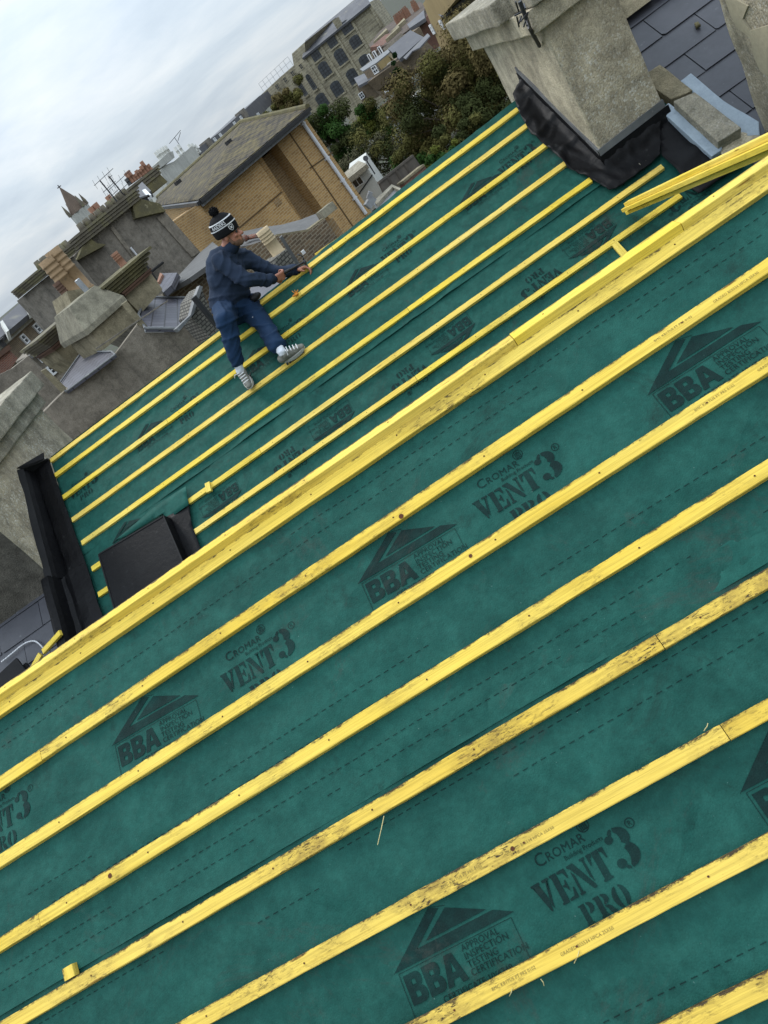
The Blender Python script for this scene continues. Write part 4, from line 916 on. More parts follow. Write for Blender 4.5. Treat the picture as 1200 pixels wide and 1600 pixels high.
# roof: eaves overhang, ridge, hips
rR, rL = W(378, 190, 38.5), W(246, 308, 50); 
e0 = off_pl(.45).hit(310, 312); e1 = off_pl(.45).hit(481, 167); eL = W(248, 321, 47.5)
back = -nA_ * 11
g = G(); rz = max(rR.z, rL.z)
A0, A1, A2 = e0, e1, eL
def sl3(pts, t, g): 
    n = (pts[1] - pts[0]).cross(pts[2] - pts[0]).normalized(); n = n if n.z > 0 else -n; g.prism(pts, n * -t)
g = G(); sl3([A0, A1, rR, rL], .14, g); sl3([A0, rL, A2], .14, g)
bR = e1 + back; sl3([A1, bR, rR], .14, g); bL = A2 + V3(-2, 9, 0); sl3([rR, bR, bL, rL], .14, g); sl3([rL, bL, A2], .14, g)
g.mk('roof', M['tile_dark'], bb)
g = G(); g.tube(rR, rL, .11, .11, 8); g.tube(A1 + V3(0, 0, .02), rR, .11, .11, 8); g.mk('ridge_tiles', M['moss'], bb)
g = G()
for a, c in ((A0, A1), (A2, A0)):
    d = (c - a).normalized(); nn = V3(d.y, -d.x, 0).normalized(); nn = nn if nn.dot(CAM - a) > 0 else -nn
    g.box((a + c) / 2 + V3(0, 0, -.10) + nn * .06, ((c - a).length, .13, .13), (d, nn, V3(0, 0, 1)))
g.mk('gutter', M['gutter_black'], bb)
g = G()
for a, c in ((A0, A1), (A2, A0)):
    d = (c - a).normalized(); nn = V3(d.y, -d.x, 0).normalized(); nn = nn if nn.dot(CAM - a) > 0 else -nn
    g.box((a + c) / 2 + V3(0, 0, -.22) - nn * .04, ((c - a).length, .05, .10), (d, nn, V3(0, 0, 1)))
g.mk('fascia', M['lead'], bb)
g = G()
for q in ((278, 285), (357, 222)):
    pr = plane3(A0, A1, rR); G().box(pr.hit(*q, .03), (.24, .24, .14), (u_, nA_, V3(0, 0, 1))).mk('roof_vent', M['gutter_black'], bb)
# ---- trees: trunk, limbs and a crown of leaves
def tree(name, cen, rad, clumps, leaf, size, mats, label, cat='tree', group='trees beyond the far ridge', seed=1, flat=1.0, trunk=True, gap=.25):
    r = np.random.default_rng(seed); cen = Vector(cen); t = thing(name, V3(cen.x, cen.y, GZ), label, cat, group)
    cl = []
    for i in range(clumps):
        d = r.normal(size=3); d /= np.linalg.norm(d); d[2] = d[2] * .8 + .12; k = r.uniform(.35, .95) if i > clumps // 5 else r.uniform(0, .5)
        cl.append((np.array(cen) + d * k * np.array(rad), r.uniform(.16, .34) * min(rad), r.integers(len(mats))))
    if trunk:
        g = G(); base = V3(cen.x, cen.y, GZ - .1); top = V3(cen.x, cen.y, cen.z)
        tr = max(.12, .05 * rad[0]); mid = base.lerp(top, .55) + V3(.1, .05, 0); g.tube(base, mid, tr * 1.3, tr, 9); g.tube(mid, top, tr, tr * .45, 9)
        for c in cl[::3]:
            e = Vector(c[0]); st = mid.lerp(top, r.uniform(0, 1)); kn = st.lerp(e, .5) + V3(0, 0, -.1 * rad[2]); g.tube(st, kn, tr * .4, tr * .22, 6); g.tube(kn, e, tr * .22, tr * .06, 6)
        g.mk('trunk', M['bark'], t)
    V = []; F = []; MI = []; per = leaf // clumps
    pts = []; nr_ = []; mi = []
    for c, cr, m_ in cl:
        d = r.normal(size=(per, 3)); d /= np.linalg.norm(d, axis=1)[:, None]; k = r.uniform(.45, 1.08, per) ** .6
        lump = 1 + .25 * np.sin(d[:, 0] * 5 + m_) * np.cos(d[:, 1] * 6)
        p = c + d * (k * cr * lump)[:, None] * np.array([1, 1, .8 * flat]); keep = r.random(per) > gap * (np.sin(p[:, 0] * 3.1) * np.sin(p[:, 2] * 3.7 + p[:, 1]) > .3)
        p = p[keep]; pts.append(p); nr_.append(d[keep] * 1.0 + r.normal(size=(len(p), 3)) * .38 + np.array([0, 0, .45])); mi += [m_] * len(p)
    p = np.concatenate(pts); n = np.concatenate(nr_); n /= np.linalg.norm(n, axis=1)[:, None]
    a = np.cross(n, r.normal(size=n.shape)); a /= np.linalg.norm(a, axis=1)[:, None]; b_ = np.cross(n, a)
    s_ = size * r.uniform(.6, 1.3, len(p))[:, None]
    q = np.stack([p - a * s_, p - b_ * s_ * .55 + n * s_ * .15, p + a * s_, p + b_ * s_ * .55 + n * s_ * .1], 1).reshape(-1, 3)
    k = len(p); org = ORG[t.name]; me = bpy.data.meshes.new('crown'); me.vertices.add(4 * k); me.vertices.foreach_set('co', (q - np.array(org)).astype(np.float32).ravel())
    me.loops.add(4 * k); me.loops.foreach_set('vertex_index', np.arange(4 * k, dtype=np.int32)); me.polygons.add(k); me.polygons.foreach_set('loop_start', np.arange(0, 4 * k, 4, dtype=np.int32))
    for m_ in mats: me.materials.append(M[m_])
    me.polygons.foreach_set('material_index', np.array(mi, dtype=np.int32)); me.update(); me.validate()
    o = bpy.data.objects.new('crown', me); COL.objects.link(o); o.parent = t
    return t
tree('tree', W(722, 140, 46), (4.7, 4.2, 3.3), 70, 70000, .075, ['lf_olive', 'lf_brown', 'lf_brown', 'lf_dark', 'lf_olive'], 'large brown-tinged autumn tree beside the concrete chimney', seed=11)
tree('tree', W(664, 215, 50), (2.6, 2.4, 3.0), 26, 24000, .07, ['lf_dark', 'lf_olive', 'lf_brown'], 'dark lower tree in front of the large autumn tree, close above the far ridge', seed=12)
tree('tree', W(522, 214, 62), (2.1, 2.4, 4.0), 34, 24000, .08, ['lf_green', 'lf_dark', 'lf_green'], 'deep green tree right behind the corner of the tan brick block', seed=13)
tree('tree', W(577, 196, 70), (2.2, 2.2, 3.2), 30, 20000, .085, ['lf_lime', 'lf_olive', 'lf_lime', 'lf_green'], 'yellow-green tree standing below the flint-walled mill', seed=14)
tree('tree', W(600, 232, 58), (3.6, 3.0, 2.8), 34, 17000, .075, ['lf_grey', 'lf_dark', 'lf_olive'], 'thin grey-green tree with pale twigs in the middle of the garden trees', seed=15, gap=.7)
tree('tree', W(772, 178, 43), (2.0, 2.0, 2.4), 24, 26000, .07, ['lf_olive', 'lf_dark', 'lf_brown'], 'olive tree filling the gap against the left side of the concrete chimney', seed=23)
tree('bush', W(716, 226, 41), (2.0, 1.4, 1.5), 18, 14000, .065, ['lf_olive', 'lf_dark'], 'dull olive bush just above the far ridge, left of the chimney', 'bush', 'bushes in the yards', 24, trunk=False)
tree('tree', W(442, 166, 90), (3.6, 2.6, 2.0), 24, 14000, .11, ['lf_olive', 'lf_brown', 'lf_olive'], 'olive tree rising behind the hipped roof of the tan brick block', seed=16)
tree('tree', W(640, 250, 46), (1.5, 1.5, 1.6), 16, 9000, .06, ['lf_green', 'lf_olive'], 'small green garden tree by the dark yard fence', seed=17)
tree('bush', W(690, 246, 38), (1.4, 1.1, .9), 12, 4000, .08, ['lf_lime', 'lf_green'], 'low bright green bush just above the far ridge', 'bush', 'bushes in the yards', 18, trunk=False)
tree('tree', W(545, 268, 66), (3.4, 3.0, 2.6), 28, 20000, .08, ['lf_dark', 'lf_dark', 'lf_green'], 'very dark tree in the shade between the brick block and the white shed', seed=19)
# ---- mill
ml = thing('mill_building', base_of((540, 160), 140), 'five storey flint-walled mill with slate roof and arched windows', 'building')
pm = vplane(W(480, 88, 142), W(577, 5, 140))
slab('wall', [(474, 89), (577, 4), (600, 38), (640, 110), (560, 200), (520, 165)], pm, 14, M['mill_stone'], ml)
pr = plane3(W(474, 89, 141.6), W(577, 4, 139.6), W(555, -2, 146))
slab('roof', [(472, 91), (578, 5), (570, -10), (556, -3), (477, 63)], pr, .3, M['slate_far'], ml)
for x0, y0, x1, y1 in ((522, 51, 532, 66),): 
    slab('chimney', [(519, 33), (527, 27), (536, 41), (528, 48)], pm, 1.2, M['mill_stone'], ml, off=.5)
def arched(q, pl, w, h, parent, glass, name='window', frame=None):
    c = pl.hit(*q); n = pl.n; u = V3(-n.y, n.x, 0).normalized(); up = V3(0, 0, 1)
    P = [c + u * (-w / 2) - up * (h / 2), c + u * (w / 2) - up * (h / 2), c + u * (w / 2) + up * (h * .3)] + [c + u * (w / 2 * math.cos(a)) + up * (h * .3 + h * .2 * math.sin(a)) for a in (PI * .2, PI * .4, PI * .6, PI * .8)] + [c - u * (w / 2) + up * (h * .3)]
    g = G().prism([p + n * .06 for p in P], n * -.2); f = g.mk(name, glass, parent)
    s = G().box(c - up * (h / 2 + .12) + n * .12, (w + .4, .3, .22), (u, n, up)).mk('sill', frame or M['mill_stone'], f)
    g = G()
    for i in (-1, 1): g.box(c + u * (i * w / 6) + n * .09, (.06, .05, h * .8), (u, n, up))
    for i in (-1, 0, 1): g.box(c + up * (i * h / 4.5) + n * .09, (w, .05, .06), (u, n, up))
    g.mk('glazing_bars', M['metal_dark'], f); return f
for q in ((493, 85), (518, 64), (541, 42), (507, 108), (532, 88), (555, 65), (526, 138), (551, 119), (571, 97), (503, 157)): arched(q, pm, 1.75 if q not in ((493, 85), (518, 64)) else 1.5, 2.2 if q[1] > 90 or q == (532, 88) else 1.7, ml, M['glass_sheen'])
g = G()
for (x0, y0), (x1, y1) in (((476, 92), (520, 160)), ((523, 52), (566, 117)), ((500, 70), (560, 165)), ((548, 30), (580, 80)), ((577, 8), (598, 40))):
    a, c = pm.hit(x0, y0, .1), pm.hit(x1, y1, .1); c.x, c.y = a.x + (c.x - a.x) * .1, a.y + (c.y - a.y) * .1; g.box(((a + c) / 2), (.35, .25, abs(a.z - c.z)), (V3(-pm.n.y, pm.n.x, 0), pm.n, V3(0, 0, 1)))
g.mk('wall_strip', M['mill_stone'], ml)
lw = thing('mill_wing', base_of((430, 160), 150), 'lower flint mill wing with flat parapet, left of the slate-roofed mill', 'building')
pw2 = vplane(W(474, 90, 144), W(412, 140, 160))
slab('wall', [(456, 84), (476, 66), (478, 92), (520, 165), (480, 190), (440, 190), (415, 160), (408, 148), (436, 122), (459, 102)], pw2, 10, M['mill_stone'], lw)
g = G()
for q, w, h in (((470, 104), 1.2, 2.0), ((457, 115), 1.2, 1.9), ((445, 125), 1.2, 1.9), ((433, 136), 1.2, 1.9)): 
    window([(q[0] - 3, q[1] - 4), (q[0] + 2, q[1] - 7), (q[0] + 5, q[1] + 3), (q[0], q[1] + 6)], pw2, lw, M['mill_stone'], M['glass_sheen'], .12, 1, 1, .05)
for q in ((486, 128), (472, 138)): arched(q, pw2, 1.6, 2.6, lw, M['glass_sheen'])
g = G()
a, c = pw2.hit(412, 143), pw2.hit(458, 102)
for i in range(8): p = a.lerp(c, i / 7); g.tube(p, p + V3(0, 0, 1.5), .03, .03, 5)
for h in (.75, 1.5): g.tube(a + V3(0, 0, h), c + V3(0, 0, h), .03, .03, 5)
g.mk('roof_railing', M['metal_pale'], lw)
# ---- far slate terrace along the skyline
ft = thing('terrace_row', base_of((350, 215), 120), 'long far terrace, dark slate roof with small white dormers on the skyline', 'terrace')
pf1 = vplane(W(415, 160, 150), W(305, 250, 105)); pf2 = plane3(W(415, 162, 150), W(305, 252, 105), W(360, 189, 134))
slab('roof', [(306, 239), (312, 230), (342, 207), (375, 178), (405, 150), (418, 142), (430, 156), (400, 190), (330, 246)], pf1, 6, M['slate_far'], ft)
for q in ((334, 219), (343, 212), (365, 194), (375, 185), (402, 180)): window([(q[0] - 2, q[1] - 2), (q[0] + 1, q[1] - 4), (q[0] + 4, q[1] + 1), (q[0] + 1, q[1] + 3)], pf1, ft, M['white_pvc'], M['white_pvc'], .2, 0, 1, .08)
for q in ((326, 215), (380, 169)): slab('chimney', [(q[0] - 3, q[1] + 2), (q[0] + 1, q[1] - 1), (q[0] + 9, q[1] + 12), (q[0] + 5, q[1] + 15)], pf1, 1.4, M['grey_dark'], ft, off=.4)
# ---- white rendered chimney wall behind the hipped roof
wc = thing('white_chimney', base_of((280, 260), 56), 'pale streaked chimney wall with a row of white pots behind the hipped roof', 'chimney')
pwc = vplane(W(262, 283, 56), W(312, 250, 60))
slab('wall', [(250, 267), (256, 259), (272, 252), (300, 228), (308, 236), (322, 262), (290, 300), (266, 300)], pwc, 1.6, M['stone_pale'], wc)
slab('course', [(248, 252), (262, 239), (270, 236), (273, 246), (254, 260)], pwc, 1.2, M['stone_pale'], wc, off=.15)
for q in ((249, 246), (252, 243), (256, 241), (260, 238), (264, 236), (279, 238), (284, 234), (300, 233), (305, 232), (310, 234)): 
    p = pwc.hit(q[0] + 3, q[1] + 5, -.3); pot(p, .62, .11, M['white_rend'], 1, n=8).mk('pot', M['white_rend'], wc, smooth=True)
g = G(); p = pwc.hit(287, 236, -.3); g.tube(p, p + V3(.05, 0, 1.0), .02); g.tube(p + V3(-.5, 0, .9), p + V3(.7, 0, 1.1), .018); g.tube(p + V3(.1, 0, .7), p + V3(.6, 0, 1.0), .018)
tag(g.mk('television_aerial', M['metal_dark']), 'small aerial over the pale streaked chimney wall', 'aerial')
# ---- spire
M['spire'] = pmat('brown_spire_stone', (.17, .125, .095), (.12, .09, .07), 1, .9, bump=0)
sp = thing('church_spire', base_of((115, 330), 95), 'small church spire with corner pinnacles and a cross on top', 'spire')
p0 = W(127, 349, 95); tip = W(93, 294, 95); hgt = tip.z - p0.z; cxs = (p0.x + tip.x) / 2; bs_ = V3(tip.x + .1, p0.y, p0.z)
G().aabb(bs_.x - 1.0, bs_.x + 1.0, bs_.y - 1.0, bs_.y + 1.0, GZ, bs_.z + hgt * .28).mk('tower', M['stone_pale'], sp)
g = G(); zt = bs_.z + hgt * .28
g.lathe(V3(bs_.x, bs_.y, zt), V3(0, 0, 1), [(0, 1.15), (hgt * .1, 1.0), (hgt * .72, .06)], 8); g.mk('spire', M['spire'], sp)
g = G()
for i in (-1, 1):
    for j in (-1, 1): g.lathe(V3(bs_.x + i * .95, bs_.y + j * .95, zt), V3(0, 0, 1), [(0, .22), (.5, .22), (hgt * .34, .02)], 6)
g.mk('pinnacles', M['course'], sp)
g = G(); g.tube(V3(bs_.x, bs_.y, zt + hgt * .66), V3(bs_.x, bs_.y, zt + hgt * .8), .06, .06, 6); g.tube(V3(bs_.x - .25, bs_.y, zt + hgt * .745), V3(bs_.x + .25, bs_.y, zt + hgt * .745), .05, .05, 6); g.mk('cross', M['metal_dark'], sp)
# ---- terraced houses right of the mill
th = thing('gabled_house', base_of((690, 40), 80), 'ochre rendered gabled house with two thin white windows, near the top of the picture', 'house')
pg = vplane(W(662, 5, 82), W(722, 0, 76))
pgw = vplane(W(664, 20, 82), W(694, 45, 79))
slab('wall', [(661, 6), (672, -12), (720, -10), (690, 27), (708, 60), (700, 90), (690, 80)], pgw, 8, M['ochre'], th)
for q in ((676, 46), (691, 39)): window([(q[0] - 4, q[1] - 8), (q[0] - 1, q[1] - 10), (q[0] + 4, q[1] + 6), (q[0] + 1, q[1] + 8)], pgw, th, M['white_pvc'], M['glass'], .28, 0, 1, .06)
slab('roof', [(664, 4), (676, -14), (730, -20), (722, 0), (690, 27)], plane3(W(690, 26, 78), W(722, -2, 76), W(664, 3, 83)), .25, M['slate_far'], th, off=.15)
slab('side_wall', [(690, 27), (720, 4), (735, 30), (710, 60)], vplane(W(690, 27, 78.2), W(722, 0, 76.2)), 2, M['buff'], th)
slab('gutter', [(688, 26), (720, 0), (722, 3), (690, 29)], vplane(W(690, 27, 77.6), W(722, 0, 75.6)), .15, M['gutter_black'], th)
rw = thing('terraced_houses', base_of((620, 90), 95), 'row of brown tiled terrace houses stepping away right of the mill', 'house')
pt = plane3(W(600, 70, 92), W(662, 30, 88), W(612, 46, 104))
slab('roof', [(576, 70), (594, 48), (620, 28), (655, 2), (664, 8), (662, 30), (640, 45), (612, 66), (598, 72), (584, 82)], pt, .4, M['tile_brown'], rw)
slab('roof', [(636, 38), (662, 16), (664, 28), (640, 44)], pt, .3, M['slate_far'], rw, off=.3)
slab('wall', [(578, 74), (600, 70), (640, 44), (664, 28), (690, 70), (640, 110), (590, 110)], vplane(W(600, 72, 92.5), W(662, 32, 88.5)), 3, M['red_brick'], rw)
for q in ((604, 62), (613, 50), (585, 66)): slab('parapet', [(q[0] - 2, q[1]), (q[0], q[1] - 3), (q[0] + 18, q[1] - 22), (q[0] + 20, q[1] - 20)], pt, .5, M['buff'], rw, off=.35)
for q in ((618, 26), (622, 23), (627, 19), (632, 14), (645, 4)):
    c = W(q[0], q[1], 104); g = G().box(c - V3(0, 0, .75), (.6, .5, 1.4))
    for i in (-1, 0, 1): g.lathe(c + V3(i * .18, 0, -.06), V3(0, 0, 1), [(0, .08), (.3, .07)], 8)
    g.mk('chimney', M['terra'], rw)
hg = thing('house_extension', base_of((600, 110), 72), 'yellow-ochre walled terrace house with white windows and dormer beyond the garden trees', 'house')
pe = vplane(W(590, 95, 73), W(612, 75, 72)); pe2 = vplane(W(590, 95, 73), W(566, 108, 76))
slab('wall', [(588, 97), (604, 82), (630, 128), (610, 146), (612, 134)], pe, 5, M['ochre'], hg)
slab('wall', [(565, 108), (588, 97), (614, 145), (600, 156), (585, 140)], pe2, 5, M['brown_brick'], hg)
window([(580, 104), (587, 100), (593, 112), (586, 116)], pe2, hg); window([(595, 130), (602, 126), (609, 141), (603, 145)], pe2, hg)
window([(605, 100), (612, 95), (618, 104), (611, 109)], pe, hg)
slab('roof', [(562, 108), (606, 77), (609, 81), (588, 98), (567, 111)], plane3(W(562, 108, 74), W(606, 77, 70), W(585, 94, 71)), .08, M['lead'], hg, off=.3)
slab('attic', [(572, 100), (598, 76), (606, 84), (588, 98), (576, 104)], vplane(W(572, 100, 77), W(606, 76, 75)), 3, M['grey_render'], hg)
for q in ((578, 92), (586, 87), (594, 80)): window([(q[0] - 4, q[1] - 6), (q[0] - 1, q[1] - 9), (q[0] + 6, q[1] + 3), (q[0] + 3, q[1] + 6)], vplane(W(572, 100, 76.8), W(606, 76, 74.8)), hg, M['white_pvc'], M['glass'], .2, 0, 0, .05)
slab('parapet', [(606, 76), (624, 92), (618, 96), (600, 82)], vplane(W(606, 76, 71), W(624, 92, 69)), 1.5, M['buff'], hg)
ih = thing('slate_house', base_of((650, 80), 66), 'house with a plain dark slate roof and ivy-hung side above the autumn tree', 'house')
prs = plane3(W(606, 77, 66), W(640, 52, 66), W(624, 92, 63))
slab('roof', [(606, 76), (641, 47), (662, 58), (646, 72), (624, 92)], prs, .25, M['slate_far'], ih)
slab('wall', [(624, 94), (646, 74), (662, 60), (690, 88), (662, 108), (640, 108)], vplane(W(624, 94, 63.6), W(662, 60, 66)), 4, M['brown_brick'], ih)
slab('lean_to_roof', [(630, 90), (668, 52), (672, 56), (656, 74), (644, 80), (634, 92)], plane3(W(630, 90, 62), W(668, 52, 63), W(644, 82, 60)), .08, M['slate_far'], ih)
tree('ivy', W(622, 108, 62), (1.0, .5, 1.8), 12, 3000, .12, ['ivy'], 'dark ivy hanging on the side of the slate-roofed house', 'ivy', 'climbers', 21, trunk=False)
br = thing('brick_outhouse', base_of((570, 140), 78), 'grey-roofed brick outhouse at the foot of the flint mill', 'outhouse')
slab('roof', [(553, 122), (584, 108), (590, 118), (560, 134)], plane3(W(556, 130, 78), W(588, 112, 77), W(566, 114, 82)), .2, M['slate_far'], br)
slab('wall', [(557, 132), (588, 114), (604, 140), (590, 152), (566, 160)], vplane(W(557, 132, 78.3), W(588, 114, 77.3)), 4, M['brown_brick'], br)
window([(583, 128), (589, 124), (593, 130), (587, 134)], vplane(W(557, 132, 78.3), W(588, 114, 77.3)), br); window([(560, 147), (566, 142), (571, 151), (565, 156)], vplane(W(557, 132, 78.3), W(588, 114, 77.3)), br)
yw = thing('garden_wall', base_of((620, 165), 68), 'long low garden wall with pale coping among the trees', 'wall')
slab('wall', [(594, 168), (640, 136), (652, 152), (606, 186)], vplane(W(594, 168, 69), W(640, 136, 66)), .4, M['buff'], yw); slab('coping', [(593, 168), (640, 134), (641, 136), (594, 170)], vplane(W(594, 168, 68.9), W(640, 136, 65.9)), .6, M['red_brick'], yw, off=.1)
wp = thing('white_outbuilding', base_of((615, 190), 62), 'low white outbuilding glimpsed through the thin garden tree', 'outbuilding')
slab('wall', [(603, 184), (640, 158), (664, 190), (630, 212)], vplane(W(603, 184, 63), W(640, 158, 61)), 3, M['white_rend'], wp)
slab('roof', [(600, 184), (636, 156), (644, 160), (608, 190)], plane3(W(600, 186, 62.5), W(640, 158, 60.5), W(636, 155, 64)), .2, M['slate_far'], wp)
# ---- white shed, fence, lean-to glazing
ws = thing('white_shed', base_of((565, 290), 38), 'white rendered back extension with flat felt roof and one white window, beside the brick block', 'extension')
pws = fplane(556, 270, 38, -6)
slab('wall', [(543, 277), (571, 258), (606, 308), (575, 335), (560, 320)], pws, 4, M['white_rend'], ws)
slab('roof', [(538, 270), (560, 251), (573, 256), (544, 279)], plane3(pws.hit(543, 279, .2), pws.hit(572, 256, .2), W(558, 252, 41)), .2, M['conc'], ws, off=.05)
window([(549, 284), (562, 273), (569, 284), (556, 296)], pws, ws, M['white_pvc'], M['glass'], .1, 1, 0)
g = G(); a, c = pws.hit(560, 304, .08), pws.hit(582, 273, .08); g.tube(a, c, .03, .03, 6); g.mk('pipe', M['metal_dark'], ws)
g = G(); p = W(571, 248, 39); g.tube(p - V3(0, 0, .8), p, .03); g.lathe(p, V3(.3, -1, .3), [(0, .05), (.03, .12), (.04, .13)], 12); tag(g.mk('pole_aerial', M['metal_dark']), 'small dark aerial on a pole behind the white extension', 'satellite dish')  # dish shape stands in for a small aerial
fe = thing('yard_fence', base_of((620, 275), 36), 'dark weathered board fence round the back yard above the far ridge', 'fence')
pfe = vplane(W(592, 286, 35), W(646, 244, 38))
slab('panel', [(592, 285), (646, 243), (665, 270), (606, 315)], pfe, .06, M['fence_wood'], fe)
slab('rail', [(592, 283), (645, 241), (647, 244), (593, 287)], pfe, .1, M['fence_wood'], fe, off=.05)
for q in ((605, 276), (618, 266), (632, 256)): 
    p = pfe.hit(*q, .03); G().box(p - V3(0, 0, .9), (.1, .1, 1.9)).mk('post', M['fence_wood'], fe)
bw_ = thing('yard_wall', base_of((640, 275), 33), 'low brick yard wall in front of the dark fence', 'wall')
slab('wall', [(630, 284), (662, 258), (672, 270), (640, 300)], vplane(W(630, 284, 33), W(662, 258, 34)), .3, M['red_brick'], bw_); slab('coping', [(629, 283), (662, 256), (664, 259), (631, 286)], vplane(W(630, 284, 33), W(662, 258, 34)), .4, M['buff'], bw_, off=.06)
sg = thing('lean_to', base_of((605, 300), 30), 'pale glazed lean-to with a raised kerb, its edge just above the far ridge', 'lean-to')
pls = plane3(W(585, 318, 30), W(612, 291, 31), W(630, 300, 29))
slab('roof', [(583, 317), (612, 290), (630, 296), (620, 310), (590, 330)], pls, .2, M['lead'], sg)
slab('kerb', [(584, 314), (612, 288), (626, 294), (624, 297), (613, 292), (588, 319)], pls, .12, M['conc'], sg, off=.12)
g = G(); c = W(578, 316, 29); g.box(c, (.4, .25, .25), (V3(.9, .3, .3), V3(-.3, .95, 0), V3(-.3, -.1, .95))); g.box(c + V3(.12, 0, .2), (.25, .2, .15), (V3(.8, 0, .6), V3(0, 1, 0), V3(-.6, 0, .8)))
tag(g.mk('metal_flue', M['metal_pale']), 'crumpled bright metal flue beside the white extension', 'flue')
# ------------------------------------------------------------------ the grey rendered backs of the neighbouring row
def corbel(name, top, bot_off, D0, D1, n, mats, parent, proud=.12, th=1.2):
    """stacked oversailing courses: top = (left px, right px) line of the upper edge; bot_off = pixel vector down the face"""
    (x0, y0), (x1, y1) = top
    pl = vplane(W(x0, y0, D0), W(x1, y1, D1)); objs = []
    u = (pl.hit(x1, y1) - pl.hit(x0, y0)); u.z = 0; L = u.length; u.normalize(); zt = (pl.hit(x0, y0).z + pl.hit(x1, y1).z) / 2
    zb = pl.hit(x0 + bot_off[0], y0 + bot_off[1]).z - pl.hit(x0, y0).z; h = abs(zb) / n; c0 = (pl.hit(x0, y0) + pl.hit(x1, y1)) / 2; c0.z = zt
    g = G()
    for i in range(n):
        pr_ = proud * (1 - i / n)
        g.box(c0 - V3(0, 0, h * (i + .5)) - pl.n * (th / 2 - pr_), (L + 2 * pr_, th, h * .8), (u, pl.n, V3(0, 0, 1)))
        if i < n - 1: g.box(c0 - V3(0, 0, h * (i + 1)) - pl.n * (th / 2 - pr_ * .5), (L + pr_, th - .03, h * .24), (u, pl.n, V3(0, 0, 1)))
    return g.mk(name, mats, parent), pl, c0, u, L
# big grey stack
gw = thing('grey_building', base_of((220, 400), 25), 'tall grey rendered rear wall with stained bands, left of the tan brick block', 'building')
pgw_ = vplane(W(125, 390, 25), W(258, 328, 26.5))
slab('wall', [(138, 374), (206, 314), (236, 322), (258, 331), (313, 394), (345, 440), (300, 480), (250, 520), (200, 500), (150, 470), (104, 428), (112, 404)], pgw_, 3, M['grey_dark'], gw)
corbel('corbelled_head', ((120, 366), (206, 297)), (11, 17), 24.8, 26, 4, M['course'], gw, .16, 1.3)
slab('shoulder', [(128, 388), (140, 372), (152, 380), (166, 382), (118, 408), (124, 398)], pgw_, .6, M['moss'], gw, off=.25)
slab('shoulder', [(204, 303), (216, 310), (250, 318), (259, 330), (240, 334), (212, 341)], pgw_, .6, M['moss'], gw, off=.2)
slab('render_band', [(176, 352), (182, 360), (212, 400), (226, 420), (222, 424), (204, 398), (172, 356)], pgw_, .06, M['grey_render'], gw, off=.05)
slab('render_band', [(245, 340), (258, 331), (312, 394), (300, 402)], pgw_, .04, M['grey_render'], gw, off=.05)
g = G(); a, c = pgw_.hit(176, 352, .12), pgw_.hit(231, 420, .12); mid = pgw_.hit(204, 385, .12); g.tube(a.lerp(c, .5), c, .035, .035, 6)
g.mk('overflow_pipe', M['pipe_white'], gw)
g = G(); g.tube(pgw_.hit(228, 415, .15), pgw_.hit(246, 440, .15), .05, .05, 6); g.tube(pgw_.hit(231, 429, .15), pgw_.hit(255, 410, .15), .04, .04, 6); g.mk('waste_pipe', M['gutter_black'], gw)
def lumps(n, top, D0, D1, parent, name='pot_stub', r=.10, h=.22, mat='course'):
    (x0, y0), (x1, y1) = top; a, c = W(x0, y0, D0), W(x1, y1, D1)
    for i in range(n):
        p = a.lerp(c, (i + .5) / n) + V3(0, .25, -.04); q = r * rng.uniform(.8, 1.3)
        G().lathe(p, V3(0, 0, 1), [(0, q * 1.3), (h * rng.uniform(.4, .7), q), (h, q * .85), (h * .98, q * .6)], 9).mk(name, M[mat], parent, smooth=True)
lumps(9, ((122, 363), (200, 302)), 24.8, 26, gw)
# grey roof strip with skylight behind it
sk = thing('slate_dormer', base_of((215, 300), 30), 'small grey slate dormer roof with a white skylight behind the tall grey wall', 'dormer')
psk = plane3(W(204, 312, 29), W(232, 300, 29), W(222, 286, 31)); slab('roof', [(200, 306), (222, 284), (236, 298), (226, 306), (206, 316)], psk, .2, M['slate_far'], sk)
slab('skylight', [(222, 297), (227, 295), (236, 304), (231, 307)], psk, .12, M['white_pvc'], sk, off=.1)
g = G(); a, c = W(203, 317, 26), W(232, 306, 27); g.tube(a, c, .05, .05, 6); a2 = W(208, 322, 26); g.tube(a, a2, .05); tag(g.mk('drainpipe', M['gutter_black']), 'dark drainpipe along the foot of the small slate dormer', 'pipe')
# stack with red pots behind
rs = thing('chimney', base_of((225, 275), 33), 'mossy wide chimney stack crowded with red pots, left of the pale streaked chimney wall', 'chimney')
_, prs_, c_, u__, L_ = corbel('corbelled_head', ((200, 291), (243, 262)), (9, 12), 32, 33, 3, M['course'], rs, .12, 1.2)
slab('wall', [(205, 298), (246, 268), (262, 284), (222, 312)], prs_, 1.1, M['moss'], rs)
for i in range(9):
    p = prs_.hit(204 + i * 4.1, 289 - i * 2.9, -.3); pot(p, rng.uniform(.22, .46), .075, M['terra'], 1, n=9).mk('pot', M['terra'] if i else M['gutter_black'], rs, smooth=True)
fp = thing('chimney', base_of((160, 335), 36), 'little far chimney with two pale terracotta pots beside the spire', 'chimney')
pfp = vplane(W(150, 345, 36), W(166, 333, 36)); slab('stack', [(145, 340), (168, 324), (180, 342), (156, 356)], pfp, .9, M['course'], fp)
for q in ((153, 340), (160, 334), (180, 322)): pot(pfp.hit(q[0] + 2, q[1] + 2, -.3), .55, .13, M['terra'], 1, n=9).mk('pot', M['terra'], fp, smooth=True)
